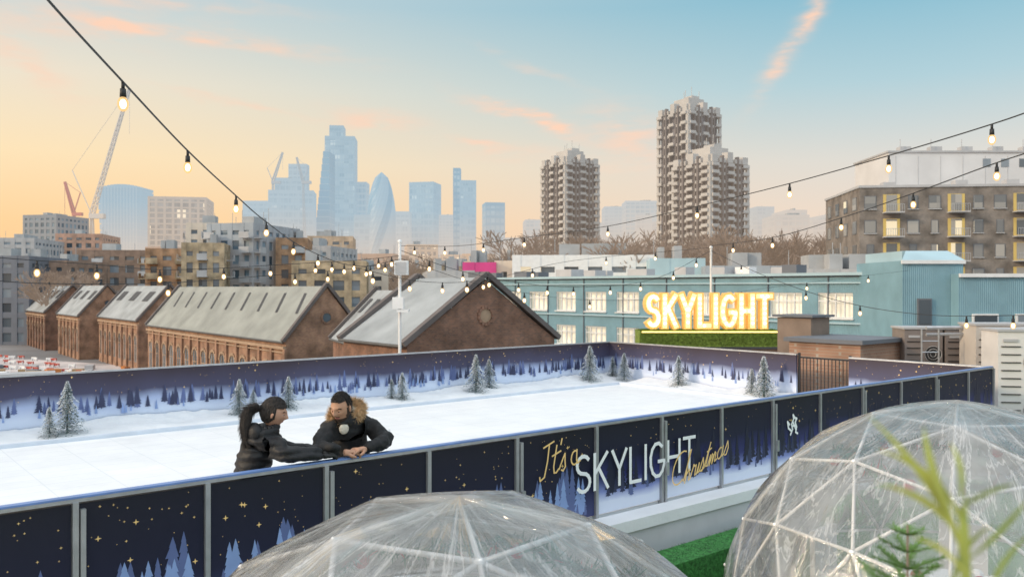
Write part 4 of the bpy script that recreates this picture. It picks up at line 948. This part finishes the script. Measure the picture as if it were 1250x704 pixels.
def igloo(cx,cy,zc,Rr,rz):
    e=empty('igloo_dome',(cx,cy,zc),rz); vs,fs=geod(3); zf=DECK+.04-zc
    def cl(p): return Vector((p.x,p.y,max(p.z,zf)))
    keep=[f for f in fs if max(vs[i].z for i in f)*Rr>zf+.05]
    b=MB(); ed=set()
    for f in keep:
        for k in range(3): ed.add(tuple(sorted((f[k],f[(k+1)%3]))))
    for a,c in ed: b.rod(cl(vs[a]*Rr),cl(vs[c]*Rr),.014,n=8)
    for i in set(i for f in keep for i in f): b.ball(cl(vs[i]*Rr),.030,0,10,6,sq=(1,1,.7))
    b.obj('struts',[STRUT],e,smooth=True)
    b=MB(); n=5
    for f in keep:
        A_,B_,C2=[vs[i] for i in f]; g={}
        for i in range(n+1):
            for j in range(n+1-i):
                w0,w1,w2=(n-i-j)/n,i/n,j/n; p=A_*w0+B_*w1+C2*w2; ed_=min(w0,w1,w2)
                sag=-.06*ed_+.016*noise.noise(p*7)*min(1,ed_*8); g[(i,j)]=cl(p.lerp(p.normalized(),.25)*(Rr*1.012)+p.normalized()*sag)
        for i in range(n):
            for j in range(n-i):
                b.poly([g[(i,j)],g[(i+1,j)],g[(i,j+1)]])
                if i+j<n-1: b.poly([g[(i+1,j)],g[(i+1,j+1)],g[(i,j+1)]])
    b.obj('film_cover',[FILM],e,smooth=True)
    b=MB(); b.rod((0,0,zf+.70),(0,0,zf+.74),.5,n=28,mi=1); b.rod((0,0,zf),(0,0,zf+.7),.04,n=10,mi=2)
    b.rod((0,0,zf+.012),(0,0,zf+.03),.28,n=20,mi=2); b.rod((0,0,zf-.01),(0,0,zf+.01),Rr*.93,n=40,mi=5)
    for k in range(5):
        a=k*2*math.pi/5+.3; x,y=1.0*math.cos(a),1.0*math.sin(a); M=Matrix.Rotation(a,3,'Z')
        b.box((x,y,zf+.46),(.42,.44,.06),3,M=M); b.box(Vector((x,y,zf+.75))+M@Vector((.2,0,0)),(.05,.42,.5),3,M=M)
        for sx_ in (-.17,.17):
            for sy_ in (-.18,.18): q=Vector((x,y,0))+M@Vector((sx_,sy_,0)); b.rod((q.x,q.y,zf),(q.x,q.y,zf+.44),.018,n=5,mi=2)
    rr=random.Random(int(cx*10)); 
    def gar(p,q,sagg,nl=520):
        for i in range(nl):
            t_=rr.random(); c=p.lerp(q,t_)-Vector((0,0,sagg*4*t_*(1-t_))); o=Vector((rr.gauss(0,1),rr.gauss(0,1),rr.gauss(0,1)))*.045; s=Vector((rr.gauss(0,1),rr.gauss(0,1),rr.gauss(0,1))).normalized()*.012
            b.poly([c-s,c+s,c+o],0 if rr.random()<.95 else 4)
    ring=[Vector((math.cos(a)*Rr*.50,math.sin(a)*Rr*.50,Rr*.76)) for a in [k*math.pi/3 for k in range(7)]]
    for k in range(6): gar(ring[k],ring[k+1],.06)
    for i in range(5): b.ball((rr.uniform(-.3,.3),rr.uniform(-.3,.3),zf+.80),.06,4 if i%2 else 1)
    for i in range(4): b.ball(ring[i]+Vector((0,0,-.08)),.05,4)
    b.obj('furniture_and_garland',[GREEN,WHITE,STEEL,mat('chair_fabric',(.6,.6,.6),.8),mat('red_decor',(.5,.03,.03),.4),RUG],e)
igloo(-.27,4.37,-.43,1.9,.2)
igloo(3.76,7.2,-.35,1.94,.75)

# ---------------------------------------------------------------- foreground plants
LEAF=mat('willow_leaf',(.30,.34,.06),.6,.35,6)
b=MB(); rr=random.Random(4)
def ribbon(b,pts,w,mi=0):
    for i in range(len(pts)-1):
        t0=i/(len(pts)-1); t1=(i+1)/(len(pts)-1); d=(pts[i+1]-pts[i]).normalized(); s=d.cross(Vector((.1,1,.2))).normalized()
        w0=w*math.sin(math.pi*(.08+.9*t0)); w1=w*math.sin(math.pi*(.08+.9*t1)); b.poly([pts[i]-s*w0,pts[i]+s*w0,pts[i+1]+s*w1,pts[i+1]-s*w1],mi)
def leafc(a,m,c,Y,w): 
    A_,M_,C2=sv(*a,Y),sv(*m,Y*1.02),sv(*c,Y*1.05); ribbon(b,[A_.lerp(M_,k/8).lerp(M_.lerp(C2,k/8),k/8) for k in range(9)],w)
for a,m,c,w in [((1180,690),(1160,600),(1058,505),.0045),((1176,660),(1140,600),(1068,590),.004),((1165,640),(1130,560),(1128,520),.0045),((1175,640),(1150,570),(1070,548),.004),((1185,680),(1225,650),(1262,600),.004),((1185,740),(1172,680),(1180,600),.007),((1200,740),(1225,670),(1262,650),.004),((1160,740),(1165,660),(1215,640),.004),((1170,620),(1200,600),(1240,590),.0035),((1172,610),(1180,570),(1160,540),.0035),((1180,700),(1150,660),(1110,655),.003)]:
    leafc(a,m,c,.95,w)
b.rod(sv(1188,900,1.0),sv(1172,620,1.0),.005,.002,n=6)
b.obj('leafy_plant',[LEAF])
b=MB(); Y=2.5; top=sv(1108,640,Y); FN=mat('fir_needles',(.10,.20,.04),.7,.4,12)
b.rod(Vector((top.x,Y,DECK)),top,.014,.003,n=6,mi=1)
for k in range(16):
    z_=top.z-.03-.05*k; L_=min(.05+.03*k,.4)
    for i in range(6):
        a=i*math.pi/3+k*.5; d=Vector((math.cos(a),math.sin(a),.35)).normalized(); p=Vector((top.x,Y,z_)); q=p+d*L_; b.rod(p,q,.003,.0015,n=4,mi=0)
        nn=int(60*L_/.15)
        for j in range(nn):
            c=p.lerp(q,(j+1)/nn); s=Vector((-d.y,d.x,0))
            for sg in (-1,1): 
                t_=c+(s*sg+d*.7+Vector((0,0,rr.uniform(-.3,.5)))).normalized()*.026; b.poly([c-d*.0022,c+d*.0022,t_],0)
b.obj('small_fir_tree',[FN,BARK])

# ================================================================= PEOPLE
def skin(name,nodes,edges,root,mats,par,assign=None,sub=2):
    keys=list(nodes); me=bpy.data.meshes.new(name); me.from_pydata([nodes[k][0] for k in keys],[(keys.index(a),keys.index(b_)) for a,b_ in edges],[])
    o=bpy.data.objects.new(name,me); COL.objects.link(o)
    sk=o.modifiers.new('s','SKIN'); sk.use_smooth_shade=True
    for i,k in enumerate(keys):
        r=nodes[k][1]; r=(r,r) if not isinstance(r,tuple) else r
        me.skin_vertices[0].data[i].radius=r; me.skin_vertices[0].data[i].use_root=(k==root)
    su=o.modifiers.new('u','SUBSURF'); su.levels=sub; su.render_levels=sub
    dg=bpy.context.evaluated_depsgraph_get(); ev=o.evaluated_get(dg); nm=bpy.data.meshes.new_from_object(ev)
    o.modifiers.clear(); o.data=nm
    nm.materials.clear()
    for m in mats: nm.materials.append(m)
    for p in nm.polygons:
        p.use_smooth=True; p.material_index=assign(p.center) if assign else 0
    o.parent=par; return o
def rumple(o,amp,quilt=0,zmin=.8):   # cloth folds / quilted baffles as real relief
    me=o.data
    ns_=[v.normal.copy() for v in me.vertices]
    for v,nn in zip(me.vertices,ns_):
        if v.co.z<zmin: continue
        p=v.co; d=amp*noise.noise(Vector((p.x*11,p.y*11,p.z*16)))+amp*.5*noise.noise(Vector((p.x*26,p.y*26,p.z*30+5)))
        if quilt: d+=quilt*(abs(math.sin(p.z*math.pi/.075+1.5*noise.noise(p*5)))-.5)
        v.co=p+nn*d
def hand(name,par,wr,d,up,side,m,s=1.0,curl=.9):
    d=Vector(d).normalized(); up=Vector(up).normalized(); sd=Vector(side).normalized(); wr=Vector(wr)
    nd={'w':(wr,.026*s),'p':(wr+d*.045*s,(.036*s,.018*s)),'q':(wr+d*.08*s,(.036*s,.016*s))}; ed=[('w','p'),('p','q')]
    for i,(off,ln) in enumerate(((.030,.072),(.010,.080),(-.011,.074),(-.030,.058))):
        k=wr+d*.09*s+sd*off*s; j1=k+(d*.85-up*.5*curl).normalized()*ln*.45*s; j2=j1+(d*.35-up*curl).normalized()*ln*.33*s; j3=j2+(-d*.15-up).normalized()*ln*.22*s
        for n_,p,r in ((f'a{i}',k,.0105),(f'b{i}',j1,.0095),(f'c{i}',j2,.0085),(f'd{i}',j3,.007)): nd[n_]=(p,r*s)
        ed+=[('q',f'a{i}'),(f'a{i}',f'b{i}'),(f'b{i}',f'c{i}'),(f'c{i}',f'd{i}')]
    t0=wr+d*.03*s+sd*.032*s; t1=t0+(d*.7+sd*.7-up*.2).normalized()*.038*s; t2=t1+(d*.9+sd*.1-up*.35).normalized()*.03*s
    nd['t0']=(t0,.014*s); nd['t1']=(t1,.012*s); nd['t2']=(t2,.009*s); ed+=[('p','t0'),('t0','t1'),('t1','t2')]
    return skin(name,nd,ed,'w',[m],par,sub=2)
SKIN1=mat('skin_tone',(.46,.25,.16),.6,.08,12); SKIN2=mat('skin_tone_b',(.48,.27,.19),.6,.08,12)
HAIR=mat('dark_hair',(.020,.015,.013),.75,.5,60,bump=.8,bscale=90,stretch=(1,1,.2)); BEARD=mat('beard',(.05,.03,.022),.85,.4,80); LIP=mat('lips',(.36,.14,.12),.5); EYEW=mat('eye_white',(.45,.42,.40),.4,.02); IRIS=mat('iris',(.03,.015,.01),.2)
def head(par,c,fwd,up,s,skinm,beard,female):
    e=bpy.data.objects.new('head',None); COL.objects.link(e); e.parent=par
    f=Vector(fwd).normalized(); l=Vector(up).cross(f).normalized(); u_=f.cross(l)
    M=Matrix((f,l,u_)).transposed().to_4x4(); M.translation=Vector(c); e.matrix_local=M@Matrix.Scale(s,4)
    n,m=56,48
    def shape(x,y,z,hair=0):
        X,Y_,Z=.098*x,.076*y,.122*z
        if Z<0:
            t_=-Z/.122; Y_*=1-.34*t_**1.5; 
            if X<0: X*=1-.45*t_**1.3
            else: X*=1-.10*t_
        if X<0: X*=1.08
        if not hair and x>0:
            def G(y0,z0,sy,sz): return math.exp(-((Y_-y0)/sy)**2-((Z-z0)/sz)**2)
            X+=.028*G(0,-.022,.011,.016)+.015*G(0,.005,.008,.022)
            X+=.006*G(0,.032,.05,.012)-.010*(G(.030,.008,.016,.012)+G(-.030,.008,.016,.012))
            X+=.009*G(0,-.058,.022,.010)-.004*G(0,-.0585,.02,.0025)+.012*G(0,-.098,.022,.016)
            X+=.004*(G(.045,-.02,.02,.02)+G(-.045,-.02,.02,.02))
        return (X,Y_,Z)
    b=MB()
    P=[[None]*n for _ in range(m+1)]
    for i in range(m+1):
        th=math.pi*i/m
        for k in range(n):
            a=2*math.pi*k/n; P[i][k]=shape(math.sin(th)*math.cos(a),math.sin(th)*math.sin(a),math.cos(th))
    for i in range(m):
        for k in range(n):
            q=[P[i][k],P[i+1][k],P[i+1][(k+1)%n],P[i][(k+1)%n]]; cx=sum(v[0] for v in q)/4; cy=sum(v[1] for v in q)/4; cz=sum(v[2] for v in q)/4
            mi=0
            if cx>.05 and abs(cz+.058)<.009 and abs(cy)<.022: mi=2
            elif beard and ((cz<-.066 and cx>-.035) or (cz<-.040 and cz>-.049 and abs(cy)<.028 and cx>.06) or (abs(cy)>.052 and cz<.015 and cx>-.02 and cx<.035 )): mi=1
            b.poly(q,mi)
    b.obj('face',[skinm,BEARD,LIP],e,smooth=True)
    b=MB()
    for sg in (-1,1):
        b.ball((.0765,sg*.030,.006),.0115,0,12,10); b.ball((.0855,sg*.030,.003),.0055,1,10,8)
        b.ball((.0772,sg*.030,.0095),.0118,3,12,8,sq=(1,1.05,.75))
        for k in range(5): b.rod((.093-.003*k,sg*(.014+.008*k),.027+.003*math.sin(k*.8)),(.093-.003*(k+1),sg*(.014+.008*(k+1)),.027+.003*math.sin((k+1)*.8)),.0042,.0036,n=5,mi=2)
        b.ball((-.005,sg*.077,-.005),.026,3,12,10,sq=(.6,.28,1.15)); b.ball((.001,sg*.083,-.003),.014,3,8,6,sq=(.7,.3,1.1))
    b.obj('eyes_brows_ears',[EYEW,IRIS,HAIR,skinm],e,smooth=True)
    b=MB()
    for i in range(m+1):
        th=math.pi*i/m
        for k in range(n):
            a=2*math.pi*k/n; x,y,z_=math.sin(th)*math.cos(a),math.sin(th)*math.sin(a),math.cos(th); p=Vector(shape(x,y,z_,1)); nz=noise.noise(Vector((x*9,y*9,z_*3)))*.008
            gr=(1.035 if not female else 1.10)+(.085*max(0,z_-.2) if not female else 0); p=p*gr+p.normalized()*nz; P[i][k]=p
    for i in range(m):
        for k in range(n):
            q=[P[i][k],P[i+1][k],P[i+1][(k+1)%n],P[i][(k+1)%n]]; c_=sum(q,Vector())/4
            j_=.006*noise.noise(c_*60)
            if female: ok=(c_.z>.068-.25*abs(c_.y)+j_ and c_.x>0.02) or (c_.x<=.02 and c_.z>-.085+max(0,c_.x+.02)*1.2)
            else: ok=(c_.z>.078-.10*abs(c_.y)+j_ and c_.x>.02) or (c_.x<=.02 and c_.x>-.02 and c_.z>.022+j_) or (c_.x<=-.02 and c_.z>-.045+j_)
            if ok: b.poly(q,0)
    rr_=random.Random(3)
    for i in range(1500 if not female else 900):   # short strands break up the outline
        a=rr_.uniform(0,2*math.pi); th=math.acos(rr_.uniform(.1,1)); x,y,z_=math.sin(th)*math.cos(a),math.sin(th)*math.sin(a),math.cos(th); p=Vector(shape(x,y,z_,1))*(1.09 if z_>.6 else 1.06)
        if p.x>.02 and p.z<.085: continue
        o=(p.normalized()*.6+Vector((rr_.uniform(-.6,.9),rr_.uniform(-.6,.6),rr_.uniform(-.3,.5)))).normalized()*(.016 if not female else .012); s_=o.orthogonal().normalized()*.0016; b.poly([p-s_,p+s_,p+o],0)
    b.obj('hair',[HAIR],e,smooth=True)
    return e
def coatmat(name,c,rough):
    m=bpy.data.materials.new(name); t,N,L=nt(m); p=N.new('ShaderNodeBsdfPrincipled'); tc=N.new('ShaderNodeTexCoord')
    n=N.new('ShaderNodeTexNoise'); n.inputs['Scale'].default_value=26; n.inputs['Detail'].default_value=6; L.new(tc.outputs['Object'],n.inputs[0]); p.inputs['Base Color'].default_value=(*c,1); p.inputs['Roughness'].default_value=rough; p.inputs['Specular IOR Level'].default_value=.35
    b=N.new('ShaderNodeBump'); b.inputs['Strength'].default_value=.7; b.inputs['Distance'].default_value=.012; L.new(n.outputs[0],b.inputs['Height'])
    L.new(b.outputs[0],p.inputs['Normal']); finish(t,N,L,p.outputs[0],0); return m
COATM=coatmat('black_parka',(.015,.015,.016),.7); COATW=coatmat('black_puffer_jacket',(.014,.014,.016),.55); JEANS=mat('dark_jeans',(.03,.035,.05),.8,.3,30); SKATE=mat('blue_skate',(.05,.12,.3),.4); GLOVE=mat('black_glove',(.02,.02,.02),.7)
FUR=mat('tan_fur',(.52,.35,.19),.9,.35,40); FLEECE=mat('cream_fleece',(.72,.66,.55),.95,.1,60,bump=.8,bscale=120)
def legmat(c): return 0 if c.z>.80 else (1 if c.z>.13 else 2)
def fluff(b,c,axis_u,axis_v,ru,rv,tube,n,a0,a1,rr,ln=.045,mi=0):
    for i in range(n):
        a=rr.uniform(a0,a1); ctr=Vector(c)+axis_u*ru*math.cos(a)+axis_v*rv*math.sin(a); o=Vector((rr.gauss(0,1),rr.gauss(0,1),rr.gauss(0,1))).normalized(); p=ctr+o*tube*rr.uniform(.6,1); q=p+(o+Vector((rr.uniform(-.4,.4),rr.uniform(-.4,.4),rr.uniform(-.6,.2)))).normalized()*ln*rr.uniform(.6,1.2)
        s=o.orthogonal().normalized()*.0035; b.poly([p-s,p+s,q],mi)
mo=rk(-1.90,.39,0); man=empty('man_in_parka',mo,AU)
nd={'pel':((.30,.10,.90),(.17,.14)),'wai':((.28,.08,1.02),(.17,.145)),'che':((.21,.0,1.19),(.195,.16)),'upc':((.17,-.03,1.27),(.14,.12)),'nek':((.12,-.08,1.36),.065),
 'shR':((.00,-.03,1.245),.100),'elR':((-.23,-.24,1.115),.082),'fR':((-.15,-.36,1.115),.068),'wrR':((-.065,-.385,1.11),.052),
 'shL':((.40,-.03,1.245),.100),'elL':((.46,-.27,1.12),.082),'fL':((.32,-.37,1.115),.068),'wrL':((.16,-.39,1.11),.052),
 'hiR':((.20,.10,.80),.105),'knR':((.16,.06,.46),.072),'anR':((.15,.14,.12),.05),'toR':((.13,-.04,.06),.04),
 'hiL':((.40,.10,.80),.105),'knL':((.42,.06,.46),.072),'anL':((.42,.14,.12),.05),'toL':((.42,-.04,.06),.04)}
ed=[('pel','wai'),('wai','che'),('che','upc'),('upc','nek'),('upc','shR'),('shR','elR'),('elR','fR'),('fR','wrR'),('upc','shL'),('shL','elL'),('elL','fL'),('fL','wrL'),('pel','hiR'),('hiR','knR'),('knR','anR'),('anR','toR'),('pel','hiL'),('hiL','knL'),('knL','anL'),('anL','toL')]
rumple(skin('body',nd,ed,'pel',[COATM,JEANS,SKATE],man,legmat,sub=3),.022)
hand('right_hand',man,(-.065,-.395,1.09),(1,-.10,-.05),(0,-.4,.9),(0,-.9,-.3),SKIN1,1.2,.6)
hand('left_hand',man,(.16,-.405,1.10),(-1,-.12,.0),(0,-.35,.95),(0,-.9,-.25),SKIN1,1.2,.8)
head(man,(.045,-.165,1.455),(-.86,-.47,-.30),(0,0,1),1.14,SKIN1,True,False)
b=MB(); rr=random.Random(8)
uu=Vector((.85,-.05,.25)).normalized(); vv=Vector((.15,.75,.62)).normalized()
hc=Vector((.17,-.04,1.385))
for k in range(26):
    a0=-1.0+k*5.2/26; a1=-1.0+(k+1)*5.2/26
    b.rod(hc+uu*.15*math.cos(a0)+vv*.12*math.sin(a0),hc+uu*.15*math.cos(a1)+vv*.12*math.sin(a1),.034,n=8,mi=0)
fluff(b,hc,uu,vv,.15,.12,.034,5200,-1.1,4.3,rr,.055,0)
for k in range(18):
    a0=-1.0+k*5.2/18; a1=-1.0+(k+1)*5.2/18; h2=hc+Vector((.0,.0,-.04)); b.rod(h2+uu*.115*math.cos(a0)+vv*.09*math.sin(a0),h2+uu*.115*math.cos(a1)+vv*.09*math.sin(a1),.035,n=8,mi=1)
b.ball(hc+Vector((.06,.11,-.05)),.12,2,14,10,sq=(1.1,.8,.9))
b.ball((.07,-.165,1.315),.045,3,12,8,sq=(1.2,.8,.8)); b.ball((.06,-.185,1.26),.05,1,12,8,sq=(1.0,.5,1.0))
b.obj('fur_hood',[FUR,FLEECE,COATM,COATM],man,smooth=True)
b=MB(); b.rod((.545,-.17,1.18),(.556,-.178,1.18),.025,n=14); b.obj('sleeve_badge',[WHITE],man)
wo_=rk(-2.62,.39,0); wm=empty('woman_in_puffer_jacket',wo_,AU)
nd={'pel':((.0,.08,.88),(.17,.16)),'wai':((.01,.06,1.0),(.155,.15)),'che':((.06,.0,1.18),(.17,.165)),'upc':((.10,-.02,1.26),(.125,.13)),'nek':((.13,-.035,1.34),.055),
 'shR':((.09,-.13,1.225),.092),'elR':((.14,-.33,1.12),.078),'fR':((.30,-.39,1.112),.066),'wrR':((.45,-.395,1.10),.050),
 'shL':((.12,.13,1.225),.092),'elL':((.30,.02,1.09),.076),'fL':((.40,-.14,1.10),.064),'wrL':((.50,-.30,1.108),.050),
 'hiR':((.0,.0,.78),.10),'knR':((.06,.0,.45),.066),'anR':((.0,.0,.12),.045),'toR':((.15,-.02,.06),.036),
 'hiL':((.0,.17,.78),.10),'knL':((.06,.18,.45),.066),'anL':((.0,.18,.12),.045),'toL':((.15,.18,.06),.036)}
rumple(skin('body',nd,ed,'pel',[COATW,JEANS,SKATE],wm,legmat,sub=3),.012,.022)
hand('right_hand',wm,(.45,-.40,1.085),(1,.02,-.1),(0,-.2,1),(0,.95,-.1),GLOVE,1.05,.7)
hand('left_hand',wm,(.50,-.30,1.10),(.75,-.62,-.1),(0,-.1,1),(-.5,-.75,-.1),GLOVE,1.05,.7)
hw=Vector((.155,-.055,1.45))
head(wm,hw,(.85,-.48,-.22),(0,0,1),1.08,SKIN2,False,True)
sk_={'a':((.05,-.02,1.51),.055),'b':((-.03,.0,1.50),.05),'c':((-.07,.0,1.44),.055),'d':((-.085,.0,1.35),.052),'e':((-.085,-.01,1.26),.040),'f':((-.07,-.02,1.18),.015)}
skin('ponytail',sk_,[('a','b'),('b','c'),('c','d'),('d','e'),('e','f')],'a',[HAIR],wm)
b=MB(); 
for k in range(2200):
    t_=rr.random(); seq=[Vector(sk_[q][0]) for q in 'abcdef']; i=min(4,int(t_*5)); c=seq[i].lerp(seq[i+1],t_*5-i); o=Vector((rr.gauss(0,1),rr.gauss(0,1),rr.gauss(0,.4))).normalized(); r=.055*(1-t_*.5); p=c+o*r; q=p+(o*.7+(seq[i+1]-seq[i]).normalized()*1.5).normalized()*.06; s=o.orthogonal().normalized()*.002; b.poly([p-s,p+s,q])
b.obj('loose_hair',[HAIR],wm)
b=MB(); cu=Vector((1,0,.1)); cv=Vector((0,1,0)); hc=Vector((.10,-.03,1.32))
for k in range(20):
    a0=2*math.pi*k/20; a1=2*math.pi*(k+1)/20; b.rod(hc+cu*.085*math.cos(a0)+cv*.085*math.sin(a0),hc+cu*.085*math.cos(a1)+cv*.085*math.sin(a1),.036,n=8)
b.ball(hc+Vector((-.11,0,-.03)),.1,0,14,10,sq=(.7,1.1,.9)); b.obj('collar_and_hood',[COATW],wm,smooth=True)
print('objects',len(bpy.data.objects))
